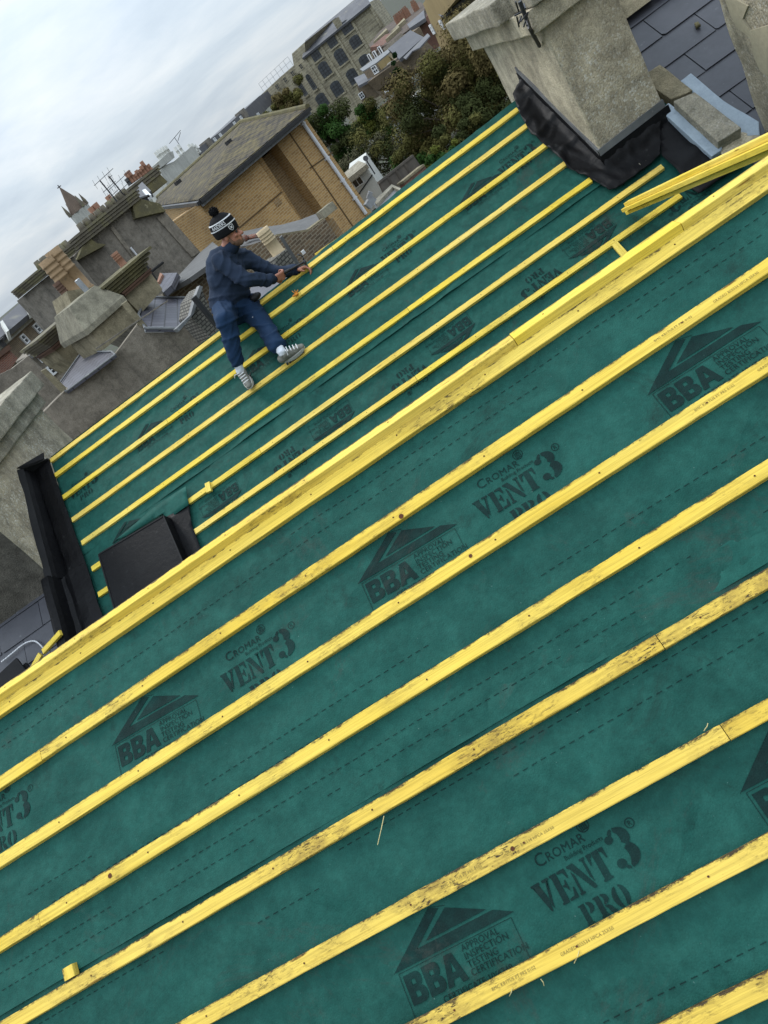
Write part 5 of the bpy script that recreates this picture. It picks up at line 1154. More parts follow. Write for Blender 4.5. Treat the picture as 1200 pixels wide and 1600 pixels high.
# aerials
def aerial(foot, top, D, bars, label):
    a, t = W(*foot, D), W(*top, D); t.x, t.y = a.x, a.y
    g = G().tube(a, t, .022, .022, 6); 
    for f, l in bars:
        p = a.lerp(t, f); d = V3(.8, .3, .05).normalized(); g.tube(p - d * l * .3, p + d * l * .7, .008, .008, 5)
        for k in range(4): q = p + d * l * (k / 4 - .25); g.tube(q - V3(.05, -.12, .12), q + V3(.05, -.12, .12), .005, .005, 4)
    tag(g.mk('television_aerial', M['metal_dark']), label, 'aerial', 'television aerials')
aerial((183, 315), (156, 282), 25, ((1, .75), (.6, .5), (.3, .4)), 'left-hand aerial of the pair on the grey corbelled stack')
aerial((206, 320), (177, 269), 26, ((.95, .15), (.72, .9), (.5, .6)), 'taller right-hand aerial of the pair on the grey corbelled stack')
# left stack
ls = thing('grey_stack', base_of((100, 480), 23), 'dark weathered chimney stack with thick corbelled head, left of the tall grey wall', 'chimney')
pls_ = vplane(W(58, 440, 23), W(118, 395, 24))
slab('wall', [(62, 441), (114, 400), (134, 424), (180, 480), (150, 520), (120, 510), (88, 470)], pls_, 1.4, M['grey_dark'], ls)
corbel('corbelled_head', ((53, 424), (108, 384)), (9, 15), 22.8, 23.8, 4, M['course'], ls, .16, 1.3); lumps(6, ((55, 423), (106, 386)), 22.8, 23.8, ls)
# far-left terrace with painted fascia
fl = thing('shop_terrace', base_of((40, 520), 48), 'brown brick terrace with a pale fascia board and grey roof, far at the left edge', 'terrace')
pfl = vplane(W(0, 560, 46), W(70, 505, 52))
slab('wall', [(-60, 590), (60, 490), (88, 522), (110, 560), (60, 600), (25, 562), (8, 545), (-40, 640)], pfl, 6, M['brown_brick'], fl)
slab('fascia', [(-30, 555), (0, 528), (52, 483), (60, 493), (8, 540), (-25, 572)], pfl, .3, M['stone_pale'], fl, off=.2)
slab('roof', [(-40, 533), (2, 499), (67, 442), (80, 455), (72, 470), (52, 484), (0, 528), (-30, 556)], plane3(W(0, 529, 45.8), W(52, 484, 50), W(0, 500, 49)), .3, M['slate_far'], fl)
for q in ((36, 472), (3, 506)): slab('parapet', [(q[0] - 3, q[1] - 3), (q[0] + 1, q[1] - 6), (q[0] + 11, q[1] + 10), (q[0] + 7, q[1] + 13)], plane3(W(0, 529, 45.8), W(52, 484, 50), W(0, 500, 49)), .5, M['white_rend'], fl, off=.3)
for q in ((37, 532), (57, 515)): window([(q[0] - 8, q[1] - 6), (q[0] - 2, q[1] - 10), (q[0] + 9, q[1] + 3), (q[0] + 3, q[1] + 8)], pfl, fl, M['white_pvc'], M['glass_sheen'], .14, 0, 1, .06)
bl = thing('brick_chimney', base_of((10, 560), 40), 'red brick chimney end with a dark cowl at the far left edge', 'chimney')
pbl = vplane(W(-10, 585, 40), W(26, 556, 41)); slab('stack', [(-20, 590), (0, 555), (14, 546), (28, 560), (20, 572), (0, 592)], pbl, 1, M['red_brick'], bl)
slab('course', [(-10, 556), (14, 538), (18, 545), (-6, 563)], pbl, .9, M['course_brown'], bl, off=.15)
g = G(); p = pbl.hit(8, 541, -.4); g.lathe(p, V3(0, 0, 1), [(0, .14), (.3, .14), (.32, .3), (.36, .3)], 10); g.mk('cowl', M['gutter_black'], bl)
# bay with white windows
bw2 = thing('bay_extension', base_of((75, 565), 36), 'small grey extension with two white casement windows, between the stacks at the left', 'extension')
pb2 = fplane(75, 565, 35, 12)
slab('wall', [(44, 556), (64, 533), (82, 545), (110, 570), (96, 595), (80, 590), (60, 570)], pb2, 3, M['grey_render'], bw2)
window([(70, 576), (84, 563), (98, 573), (84, 587)], pb2, bw2, M['white_pvc'], M['glass'], .16, 1, 1, .1)
window([(54, 555), (60, 549), (73, 561), (68, 566)], pb2, bw2, M['white_pvc'], M['glass'], .16, 1, 0, .1)
slab('roof', [(40, 552), (62, 531), (67, 535), (46, 556)], plane3(pb2.hit(44, 556, .2), pb2.hit(66, 535, .2), W(62, 531, 38)), .15, M['slate_far'], bw2)
# ---- nearer row: walls, corbelled party chimneys, bays with slate roofs
fw_ = thing('rendered_wall', base_of((220, 580), 14), 'broad stained grey rendered rear wall directly below the left part of the far ridge', 'wall')
pfw = vplane(W(100, 610, 14), W(340, 520, 13.4))
slab('wall', [(100, 612), (128, 598), (178, 556), (214, 508), (228, 516), (278, 516), (300, 492), (336, 512), (420, 560), (420, 760), (60, 760), (62, 650)], pfw, .35, M['grey_render'], fw_)
strip('render_joint', (150, 545), (262, 470), vplane(W(150, 545, 13.6), W(262, 470, 13.6)), .02, .02, M['grey_dark'], fw_)
# big capped concrete block
cb = thing('capped_chimney', base_of((160, 500), 14.5), 'squat rendered chimney with a sloping concrete cap and a small metal flue', 'chimney')
pcb = vplane(W(133, 517, 14.5), W(193, 466, 14.9))
slab('stack', [(138, 515), (192, 468), (200, 478), (216, 500), (164, 545), (148, 528)], pcb, 1.1, M['buff'], cb)
f0, f1 = pcb.hit(131, 516, .1), pcb.hit(193, 462, .1); bk_ = -pcb.n
g = G()
f2, f3 = f1 + bk_ * 1.3, f0 + bk_ * 1.3; zt = (f0.z + f1.z) / 2
for p in (f0, f1, f2, f3): p.z = zt
up = V3(0, 0, .42); cc = (f0 + f1 + f2 + f3) / 4
T = [p.lerp(cc, .36) + up for p in (f0, f1, f2, f3)]; Bt = [p - V3(0, 0, .10) for p in (f0, f1, f2, f3)]
g.add([f0, f1, f2, f3] + T + Bt, [(0, 1, 5, 4), (1, 2, 6, 5), (2, 3, 7, 6), (3, 0, 4, 7), (4, 5, 6, 7), (8, 9, 1, 0), (9, 10, 2, 1), (10, 11, 3, 2), (11, 8, 0, 3), (11, 10, 9, 8)])
g.mk('cap', M['cap_brown'], cb)
p = T[2].lerp(T[1], .5); g = G().lathe(p, V3(0, 0, 1), [(0, .055), (.24, .055), (.25, .04)], 12); g.mk('flue', M['metal_pale'], cb)
# tan pots
tp = thing('pot_chimney', base_of((120, 460), 15.8), 'pair of tall buff chimney pots with ribbed tops beside the squat capped chimney', 'chimney')
ptp = vplane(W(118, 470, 15.8), W(145, 450, 16))
slab('stack', [(104, 455), (146, 448), (160, 470), (130, 495), (112, 478)], ptp, .8, M['buff'], tp)
for q, h in (((129, 470), 1.0), ((141, 459), 1.05), ((120, 476), .55)):
    p = ptp.hit(*q, -.25); pot(p, h * .95, .15 if h > .6 else .09, M['pot_tan'], 4).mk('pot', M['pot_tan'] if h > .6 else M['course_brown'], tp, smooth=True)
# corbelled party chimneys
for nm, top, bo, wallp, D, lb in (
  ('c1', ((168, 438), (208, 405)), (23, 17), [(192, 456), (228, 416), (240, 432), (254, 452), (220, 490), (200, 470)], 15.3, 'lichen-green corbelled chimney with ridged courses and a banded pot, right of the squat capped chimney'),
  ('c2', ((64, 523), (103, 491)), (16, 18), [(82, 544), (122, 506), (140, 520), (158, 540), (120, 572), (100, 560)], 17, 'brown ridged corbelled chimney, left of the squat capped chimney')):
    t = thing('corbelled_chimney', base_of(top[1], D), lb, 'chimney')
    o, p_, c_, u__, L_ = corbel('corbelled_head', top, bo, D - .1, D + .2, 5, M['moss'] if nm == 'c1' else M['course'], t, .30, 1.0)
    corbel('brick_course', ((top[0][0] + bo[0], top[0][1] + bo[1]), (top[1][0] + bo[0], top[1][1] + bo[1])), (5, 7), D - .1, D + .2, 2, M['course_brown'], t, .05, .9)
    slab('stack', wallp, vplane(W(wallp[0][0], wallp[0][1], D), W(wallp[1][0], wallp[1][1], D + .3)), 1.0, M['buff'], t)
    if nm == 'c1':
        p = W(195, 416, D + .7); pot(p, .30, .075, M['terra'], 3).mk('pot', M['terra'], t, smooth=True)
# slate bays
b1_ = thing('slate_bay', base_of((260, 490), 13.5), 'rear bay with hipped slate roof edged in lead, in front of the grey walls', 'bay')
pb1 = plane3(pfw.hit(227, 514, .15), pfw.hit(277, 514, .15), W(262, 464, 17.2))
sl_pix = [(227, 513), (216, 492), (229, 464), (300, 465), (296, 494), (277, 513)]
slab('roof', sl_pix, pb1, .06, M['slate'], b1_)
g = G()
for a, c in zip(sl_pix, sl_pix[1:] + sl_pix[:1]):
    p, q = pb1.hit(*a, .03), pb1.hit(*c, .03); g.tube(p, q, .024, .024, 7)
g.mk('lead_edge', M['lead'], b1_)
G().tube(pb1.hit(226, 515, -.03), pb1.hit(256, 515, -.03), .05, .05, 8).mk('gutter', M['pipe_white'], b1_)
slab('hung_tile_cheek', [(301, 466), (314, 447), (342, 520), (330, 530), (298, 494)], fplane(315, 480, 12.8, 25), .5, M['hung_tile'], b1_)
slab('verge', [(298, 492), (306, 462), (312, 446), (317, 448), (303, 490), (280, 518), (275, 514)], fplane(305, 480, 12.7, 25), .12, M['lead'], b1_, off=.04)
g = G(); g.tube(W(302, 464, 12.5), W(338, 508, 12.5), .05, .05, 8); g.mk('black_pipe', M['gutter_black'], b1_)
b2_ = thing('slate_bay', base_of((130, 580), 13.5), 'rear lean-to with slate roof tapering rightwards, below the squat capped chimney', 'bay')
pb3 = plane3(pfw.hit(104, 613, .12), pfw.hit(178, 553, .12), W(130, 548, 16.4)); sp3 = [(103, 612), (93, 599), (128, 549), (174, 549), (180, 554)]
slab('roof', sp3, pb3, .05, M['slate'], b2_)
g = G()
for a, c in zip(sp3, sp3[1:] + sp3[:1]): g.tube(pb3.hit(*a, .03), pb3.hit(*c, .02), .016, .016, 7)
g.mk('lead_edge', M['lead'], b2_)
ks = thing('stone_kerb', base_of((90, 590), 14.4), 'sloping buff stone kerb between the white-windowed extension and the lower slate lean-to', 'kerb stone')
slab('kerb', [(64, 580), (72, 576), (104, 606), (96, 614)], fplane(85, 595, 13.9), .12, M['buff'], ks)
ks = thing('stone_kerb', base_of((200, 490), 14.8), 'sloping buff stone kerb between the lichen-green chimney and the hipped slate bay', 'kerb stone')
slab('kerb', [(190, 476), (198, 470), (232, 512), (224, 517)], fplane(210, 495, 13.6), .12, M['buff'], ks)
sb = thing('slate_bay', base_of((265, 440), 17), 'tiny slate roof with one red end tile where the lead gutter ends', 'bay')
psb = plane3(W(255, 455, 16.5), W(268, 446, 16.5), W(262, 426, 19)); slab('roof', [(246, 443), (252, 427), (277, 426), (268, 445), (255, 457)], psb, .12, M['slate'], sb)
slab('end_tile', [(245, 441), (250, 426), (254, 428), (248, 440)], psb, .1, M['terra'], sb, off=.06)
rb = thing('red_brick_end', base_of((145, 530), 15), 'red brick end and slate scrap beside the brown ridged chimney', 'brickwork')
slab('end', [(138, 527), (146, 521), (164, 540), (156, 545)], vplane(W(138, 527, 15.2), W(150, 521, 15.2)), .3, M['slate_far'], rb); slab('brick', [(138, 527), (146, 520), (149, 523), (141, 530)], vplane(W(138, 527, 15.1), W(150, 521, 15.1)), .3, M['terra'], rb, off=.05)
lwl = thing('rendered_wall', base_of((60, 620), 17), 'dark mottled rendered wall behind the broad concrete chimney cap at the left', 'wall')
slab('wall', [(-30, 600), (20, 575), (44, 556), (66, 582), (100, 612), (90, 640), (60, 700), (-30, 720)], fplane(40, 590, 16.3, 8), .3, M['grey_render'], lwl)
# ---- long lead-covered parapet gutter stepping up to the tan block, brown brick below
lg = thing('parapet_roof', base_of((400, 400), 19), 'long lead-covered flat roof edge with brown brick below, running up to the tan brick block', 'roof edge')
plg = plane3(W(262, 452, 18), W(330, 400, 19.5), W(312, 394, 24)); plg2 = plane3(W(400, 396, 19.5), W(500, 346, 20.5), W(470, 340, 23.5))
slab('lead_flat', [(255, 458), (270, 440), (312, 395), (332, 378), (350, 392), (330, 410), (296, 434)], plg, .1, M['lead_dark'], lg)
slab('lead_flat', [(375, 385), (378, 362), (410, 355), (440, 351), (470, 343), (493, 334), (500, 345), (482, 358), (432, 366), (424, 378)], plg2, .1, M['lead_dark'], lg)
slab('kerb', [(254, 458), (296, 434), (330, 410), (352, 392), (354, 396), (331, 414), (297, 438), (256, 463)], vplane(W(255, 458, 17.6), W(345, 396, 19.0)), .3, M['grey_render'], lg)
slab('kerb', [(432, 366), (482, 358), (506, 340), (509, 343), (484, 362), (433, 370)], vplane(W(432, 367, 19.2), W(506, 341, 20)), .3, M['buff'], lg)
slab('kerb', [(493, 334), (500, 330), (508, 341), (502, 346)], vplane(W(493, 334, 20.8), W(508, 342, 20.1)), .4, M['cap_brown'], lg)
slab('wall', [(256, 462), (298, 437), (332, 413), (354, 395), (432, 369), (450, 480), (350, 540), (300, 500)], vplane(W(256, 462, 17.8), W(432, 368, 19.3)), .8, M['brown_brick'], lg)
slab('wall', [(430, 369), (484, 361), (508, 342), (560, 420), (470, 470), (440, 440)], vplane(W(430, 369, 19.1), W(508, 343, 19.9)), .8, M['brown_brick'], lg)
g = G(); g.tube(plg2.hit(384, 372, .12), plg2.hit(412, 366, .12), .07, .07, 8); g.ball(plg2.hit(383, 372, .15), .1); tag(g.mk('rolled_mat', M['red_brick']), 'dull red roll lying on the lead flat behind the man', 'roll')
# cream pot on its small stack right of the man
cp = thing('chimney', base_of((445, 405), 12), 'small brick chimney with a single cream banded pot, behind the hammer', 'chimney')
pc = vplane(W(430, 402, 12), W(452, 394, 12.2)); 
slab('stack', [(428, 405), (449, 388), (466, 412), (480, 432), (460, 450), (440, 430)], pc, .55, M['hung_tile'], cp)
slab('lead_verge', [(437, 372), (441, 368), (476, 424), (472, 428)], fplane(455, 400, 11.9), .1, M['lead_dark'], cp, off=.02)
p = pc.hit(438, 399, -.22); ptop = W(415, 358, 12.1); pot(p, abs(ptop.z - p.z) * 1.0, .105, M['pot_cream'], 4, n=16).mk('pot', M['pot_cream'], cp, smooth=True)
br2 = thing('brown_brick_end', base_of((520, 370), 21), 'dark brown brick return below the recess of the tan brick block', 'wall')
slab('wall', [(510, 345), (520, 340), (560, 400), (530, 410)], vplane(W(510, 345, 21), W(525, 340, 21.5)), .6, M['tan_brick_dark'], br2)
g = G(); c = W(474, 394, 17.5); g.box(c, (.08, .05, .08)); tag(g.mk('vent_cap', M['poly']), 'small pale vent cap on the brown brick, above the hammer head', 'vent')
sd_ = thing('slate_lean_to', base_of((430, 460), 10.5), 'grey slate lean-to seen between the man and the far ridge', 'lean-to')
psd = plane3(W(392, 462, 11), W(430, 436, 11), W(410, 440, 12.4)); slab('roof', [(386, 462), (398, 436), (440, 420), (452, 440), (420, 480), (390, 490)], psd, .12, M['slate'], sd_)
# ------------------------------------------------------------------ the man on the far ridge
class Flesh:
    def __init__(s): s.g = G()
    def limb(s, a, b, ra, rb, n=14, side=None, fl=1.0):
        """tapered limb, optional flattening across the direction perpendicular to side"""
        a, b = Vector(a), Vector(b); d = (b - a); L = d.length; d.normalize(); sd = Vector(side) if side else d.orthogonal(); sd = (sd - d * sd.dot(d)).normalized(); o = d.cross(sd)
        k = 7; V = []; F = []
        ring = []
        for j in range(-3, k + 4):
            if j < 0: t = -ra * math.sin(-j / 3 * PI / 2 * .999) ; r = ra * math.cos(-j / 3 * PI / 2 * .985)
            elif j > k: q = j - k; t = L + rb * math.sin(q / 3 * PI / 2 * .999); r = rb * math.cos(q / 3 * PI / 2 * .985)
            else: t = L * j / k; r = ra + (rb - ra) * j / k
            ring.append((t, r))
        for t, r in ring:
            for i in range(n): V.append(a + d * t + (sd * math.cos(2 * PI * i / n) + o * (fl * math.sin(2 * PI * i / n))) * r)
        m = len(ring)
        F = [(j * n + i, j * n + (i + 1) % n, (j + 1) * n + (i + 1) % n, (j + 1) * n + i) for j in range(m - 1) for i in range(n)] + [tuple(range(n - 1, -1, -1)), tuple(range((m - 1) * n, m * n))]
        s.g.add(V, F); return s
    def ball(s, c, r, ax=None): s.g.ball(c, r, ax, 18); return s
    def build(s, name, mat, parent, voxel, smooth=4, wr=0, wfun=None):
        org = ORG[parent.name]; me = bpy.data.meshes.new('raw'); me.from_pydata([tuple(v - org) for v in s.g.V], [], s.g.F)
        o = bpy.data.objects.new('raw', me); COL.objects.link(o)
        r = o.modifiers.new('r', 'REMESH'); r.mode = 'VOXEL'; r.voxel_size = voxel
        q = o.modifiers.new('s', 'SMOOTH'); q.factor = .5; q.iterations = smooth
        dg = bpy.context.evaluated_depsgraph_get(); dg.update(); m2 = bpy.data.meshes.new_from_object(o.evaluated_get(dg))
        bpy.data.objects.remove(o); bpy.data.meshes.remove(me)
        m2.name = name; m2.materials.clear()
        for x in (mat if isinstance(mat, list) else [mat]): m2.materials.append(x)
        if wfun:
            m2.update(); nn = [v.normal.copy() for v in m2.vertices]
            for v, n_ in zip(m2.vertices, nn): v.co += n_ * wfun(v.co + org)
        m2.polygons.foreach_set('use_smooth', [True] * len(m2.polygons)); m2.update()
        o = bpy.data.objects.new(name, m2); COL.objects.link(o); o.parent = parent; ORG[o.name] = org; return o
def ik(a, b, l1, l2, pole):
    d = b - a; L = min(d.length, (l1 + l2) * .999); d.normalize(); x = (l1 * l1 - l2 * l2 + L * L) / (2 * L); h = math.sqrt(max(0, l1 * l1 - x * x))
    p = pole - a; p = (p - d * p.dot(d)).normalized(); return a + d * x + p * h
def Y(px, py, y): return Wy(px, py, y)
yS = 4.26
pelv = Y(363, 477, yS + .02); neck = Y(351, 392, yS + .02); 
shN, shF = Y(342, 407, yS - .16), Y(379, 399, yS + .18)
chest = Y(356, 425, yS + .02); waist = pelv.lerp(chest, .45)
hipN, hipF = Y(351, 487, yS - .10), Y(386, 477, yS + .10)
anN = PF.hit(375, 580, .10); anF = PF.hit(441, 551, .12)
knN = ik(hipN, anN, .44, .43, Y(352, 505, hipN.y - .62)); knF = ik(hipF, anF, .44, .43, Y(428, 500, hipF.y - .55))
wrN = Y(428, 436, yS - .14); elN = ik(shN, wrN, .31, .27, Y(386, 452, yS - .40))
wrF = Y(464, 423, FP(0, bf(0, 0)).y + .01); elF = ik(shF, wrF, .31, .29, Y(418, 425, yS + .2))
mn = thing('person', V3(pelv.x, pelv.y, FP(0, bf(0, 0)).z), 'man in navy sweatshirt and bobble hat sitting on the far ridge with a hammer', 'person')

def fabric(name, c1, c2, spl=None, sc=6):
    m = pmat(name, c1, c2, sc, .9, bump=.25, bsc=160, bdist=.002, spec=.15, spots=spl, spot_sc=34, spot_lim=(.735, .745)); return m
m_navy = fabric('navy_fleece', (.026, .040, .070), (.018, .028, .050)); m_jog = fabric('blue_joggers', (.014, .037, .083), (.010, .026, .060), (.62, .63, .62)); m_sock = fabric('white_sock', (.66, .68, .72), (.5, .53, .58)); m_cuff = fabric('dark_cuff', (.012, .017, .032), (.01, .014, .026))
m_hat = fabric('black_knit', (.008, .008, .009), (.013, .013, .014)); m_hatw = fabric('white_knit', (.74, .74, .74), (.6, .6, .6))
m_skin = pmat('skin', (.42, .185, .115), (.36, .145, .09), 12, .5, bump=.15, bsc=120, bdist=.001, spec=.35); m_beard = pmat('stubble', (.13, .075, .045), (.19, .105, .07), 60, .8, bump=.3, bsc=300, bdist=.001)
m_shoe = pmat('grey_trainer', (.23, .225, .195), (.14, .138, .12), 24, .8, spots=(.36, .36, .34), spot_sc=22, bsc=80); m_sole = pmat('pale_sole', (.55, .54, .5), (.38, .37, .34), 20, .7, bsc=60); m_tread = pmat('dark_tread', (.03, .03, .03), (.05, .05, .05), 9, .8)
# head frame
hc = Y(358, 365, yS - .02); fw = V3(.93, -.27, -.24).normalized(); hu = (V3(0, 0, 1) + V3(-.05, 0, .0)); hu = (hu - fw * hu.dot(fw)).normalized(); hr = fw.cross(hu)
def H(f, r, u): return hc + fw * f + hr * r + hu * u          # hr points to his right (towards the camera)
if hr.dot(CAM - hc) < 0: hr = -hr
ax3 = (fw, hr, hu)
b = Flesh()
b.ball(H(-.005, 0, .035), (.098, .078, .105), ax3); b.ball(H(.028, 0, -.045), (.068, .062, .075), ax3); b.ball(H(.055, 0, -.085), (.040, .044, .034), ax3)       # cranium, face, jaw
b.limb(H(.078, 0, .005), H(.112, 0, -.028), .010, .016); b.ball(H(.100, .013, -.032), .010, ax3); b.ball(H(.100, -.013, -.032), .010, ax3)                            # nose
b.limb(H(.082, -.03, .018), H(.082, .03, .018), .012, .012); b.ball(H(.066, .042, -.022), (.022, .022, .018), ax3); b.ball(H(.066, -.042, -.022), (.022, .022, .018), ax3)  # brow, cheeks
b.limb(H(.086, -.022, -.064), H(.086, .022, -.064), .009, .009); b.limb(H(.082, -.02, -.077), H(.082, .02, -.077), .010, .010)                                          # lips
for s_ in (-1, 1): b.ball(H(-.012, s_ * .079, -.012), (.020, .010, .030), ax3)
b.limb(H(-.02, 0, -.04), neck + V3(0, 0, -.03), .056, .062)
b.limb(chest, waist, .11, .10, side=shF - shN, fl=.6); b.limb(neck + V3(0, 0, -.05), chest, .06, .09); b.limb(waist, pelv, .11, .12)
for s_, e_, w_ in ((shN, elN, wrN), (shF, elF, wrF)): b.limb(neck + V3(0, 0, -.06), s_, .05, .05); b.limb(s_, e_, .042, .036); b.limb(e_, w_, .035, .026)
for h_, k_, a_ in ((hipN, knN, anN), (hipF, knF, anF)): b.limb(pelv, h_, .09, .08); b.limb(h_, k_, .065, .05); b.limb(k_, a_ + (k_ - a_) * .06, .040, .022)
def hand(w, d, palm_n, grip, th_side):
    """w wrist, d direction of the hand, palm_n direction the palm faces"""
    d = Vector(d).normalized(); pn_ = Vector(palm_n); pn_ = (pn_ - d * pn_.dot(d)).normalized(); s = d.cross(pn_) * th_side
    kn = w + d * .088
    for i in range(4): b.limb(w + d * .012 + s * (.012 * (1.5 - i) * .8), kn + s * (.0205 * (1.5 - i)), .017, .0145)
    for i, l in enumerate((.041, .046, .043, .034)):
        base = kn + s * (.0205 * (1.5 - i)) ; g1, g2, g3 = grip
        d1 = (d * math.cos(g1) + pn_ * math.sin(g1)); p1 = base + d1 * l; d2 = (d * math.cos(g1 + g2) + pn_ * math.sin(g1 + g2)); p2 = p1 + d2 * l * .72; d3 = (d * math.cos(g1 + g2 + g3) + pn_ * math.sin(g1 + g2 + g3)); p3 = p2 + d3 * l * .5
        b.limb(base, p1, .0105, .0098, 10); b.limb(p1, p2, .0098, .009, 10); b.limb(p2, p3, .009, .0078, 10)
    t0 = w + d * .025 + s * .030; t1 = t0 + (d * .55 + s * .75 + pn_ * .35).normalized() * .042; t2 = t1 + (d * .8 + pn_ * .55 - s * .05).normalized() * .030
    b.limb(w + d * .02 + s * .012, t0, .017, .015); b.limb(t0, t1, .014, .012, 10); b.limb(t1, t2, .0115, .0095, 10)
    return kn + pn_ * .028
# hammer first, so that the hands can close round it
hp0, hp1 = Y(436, 437, yS - .15), Y(476, 409, yS - .06)
hx = (hp1 - hp0).normalized()
dN_ = (Y(444, 433, yS - .15) - wrN).normalized()
pnN = V3(0, 0, 1).cross(hx) * -1
gN = hand(wrN, V3(.92, .25, -.28), V3(.1, .95, .25), (1.0, 1.15, .8), -1)
gF = hand(wrF, (Y(484, 414, FP(0, bf(0, 0)).y - .01) - wrF), V3(0, -.3, -1), (.75, .8, .5), -1)
body = b.build('body', [m_skin, m_cuff], mn, .0065, 3)
# under clothing the one body reads as dark cloth
body.data.polygons.foreach_set('material_index', [0] * len(body.data.polygons))
# stubble on jaw and upper lip, eyes
q = Flesh(); q.ball(H(.030, 0, -.072), (.066, .0605, .052), ax3); q.ball(H(.055, 0, -.090), (.0425, .0455, .034), ax3); q.limb(H(.0, .066, -.02), H(.02, .058, -.07), .012, .016); q.limb(H(.0, -.066, -.02), H(.02, -.058, -.07), .012, .016)
q.build('beard', m_beard, mn, .006, 2)
g = G()
for s_ in (-1, 1): g.ball(H(.082, s_ * .031, .002), .011, n=10); g.box(H(.091, s_ * .032, .017), (.008, .034, .008), ax3)
g.mk('eyes', m_tread, mn)
def fold(amp, sc, seed):
    def f(p):
        h = p.x * .55 + p.y * .3; return amp * (nz(h * sc, p.y * sc * .5, p.z * sc * .9 + seed) + .9 * max(0, 1 - abs(nz(h * sc * .5, p.z * sc * 1.1 + h * sc * .8, seed + 4)) * 6) + .7 * max(0, 1 - abs(nz(h * sc * .7, p.z * sc * 1.5 - h * sc * 1.2, seed + 8)) * 5) - .45)
    return f
sw = Flesh(); wv = shF - shN
sw.limb(chest + V3(0, 0, .05), waist, .172, .172, 18, wv, .98); sw.limb(waist, pelv + V3(0, 0, .06), .172, .180, 18, wv, 1.02); sw.limb(neck + V3(.01, 0, -.03), chest, .078, .12)
for s_, e_, w_, wf in ((shN, elN, wrN, 1), (shF, elF, wrF, 1)):
    sw.limb(neck + V3(0, 0, -.06), s_, .078, .074); sw.limb(chest, s_, .12, .076); sw.limb(chest + V3(0, 0, .05), s_.lerp(e_, .22), .09, .076); sw.limb(s_, e_, .077, .063); sw.limb(e_, e_.lerp(w_, .92), .066, .047)
sw.build('sweatshirt', m_navy, mn, .011, 4, wfun=fold(.013, 8, 3))
q = Flesh(); q.limb(neck + V3(.015, 0, -.02), H(-.02, 0, -.085) + V3(0, 0, -.01), .078, .070); q.build('collar', m_navy, mn, .009, 2)
for w_, e_ in ((wrN, elN), (wrF, elF)): d = (w_ - e_).normalized(); q = Flesh(); q.limb(w_ - d * .055, w_ - d * .005, .043, .040); q.build('cuff', m_cuff, mn, .008, 2)
tr = Flesh()
tr.limb(pelv + V3(0, 0, .02), (hipN + hipF) / 2, .170, .155, 18, wv, 1.0)
for h_, k_, a_ in ((hipN, knN, anN), (hipF, knF, anF)): tr.limb(pelv, h_, .13, .115); tr.limb(h_, k_, .118, .090); tr.limb(k_, a_.lerp(k_, .22), .090, .068); tr.limb(a_.lerp(k_, .36), a_.lerp(k_, .18), .074, .052)
tr.build('joggers', m_jog, mn, .011, 4, wfun=fold(.014, 8, 11))
g = G()
for _ in range(16):
    f_ = rng.uniform(.15, .9); p = hipF.lerp(knF, f_)
    n_ = (CAM - p).normalized() + V3(rng.uniform(-.5, .5), 0, rng.uniform(.1, .9)); n_.normalize(); g.ball(p + n_ * (.112 + (.082 - .112) * f_ + .004), (.006, .006, .004), n=6)
g.mk('paint_spots', m_hatw, mn)
for k_, a_ in ((knN, anN), (knF, anF)): d = (a_ - k_).normalized(); q = Flesh(); q.limb(a_ - d * .13, a_ + d * .0, .042, .039); q.build('sock', m_sock, mn, .008, 2, wfun=fold(.004, 25, 5))
def shoe(an, toe_px, lift, label):
    toe = PF.hit(*toe_px, .05); d = toe - an; d = (d - nF * d.dot(nF)).normalized(); d = (d + nF * lift).normalized(); u = (nF + V3(0, 0, .35)); u = (u - d * u.dot(d)).normalized(); s = d.cross(u)
    sol = an - u * .088; ax = (d, s, u)
    q = Flesh(); q.limb(sol - d * .038 + u * .042, sol + d * .125 + u * .024, .040, .033, 16, s, .9); q.limb(an - u * .025, sol + d * .05 + u * .036, .046, .037, 14, s, .9); q.limb(sol + d * .085 + u * .028, sol + d * .155 + u * .018, .037, .028, 14, s, .75)
    up = q.build('shoe', m_shoe, mn, .007, 2)
    g = G(); pr = []
    n = 20
    for i in range(n):
        a = 2 * PI * i / n; x = math.cos(a); y = math.sin(a); l = .126 if x > 0 else .098; wd = .042 + .007 * x
        pr.append(sol + d * (.052 + x * l) + s * (y * wd * (1 - .25 * max(0, -x))) + u * (.012 if x < .6 else .012 + .02 * (x - .6)))
    g.prism(pr, u * -.028); so = g.mk('sole', m_sole, up)
    g = G()
    for i in range(7): g.box(sol + d * (-.03 + i * .028) - u * .018, (.016, .078, .008), ax)
    g.mk('tread', m_tread, up)
    g = G()
    for i in range(4): c = sol + d * (.05 + i * .026) + u * (.088 - i * .013); g.tube(c - s * .03, c + s * .03, .005, .005, 6)
    c = sol + d * .035 + u * .095; g.path([c, c + s * .05 + d * .01 + u * .02, c + s * .07 + u * -.01], .0035, 5); g.mk('laces', m_hatw, up)
shoe(anN, (393, 607), .30, ''); shoe(anF, (480, 533), .02, '')
G().ball(Y(399, 464, hipF.y - .14), (.06, .04, .035)).mk('pouch', M['black_plastic'], mn, smooth=True)
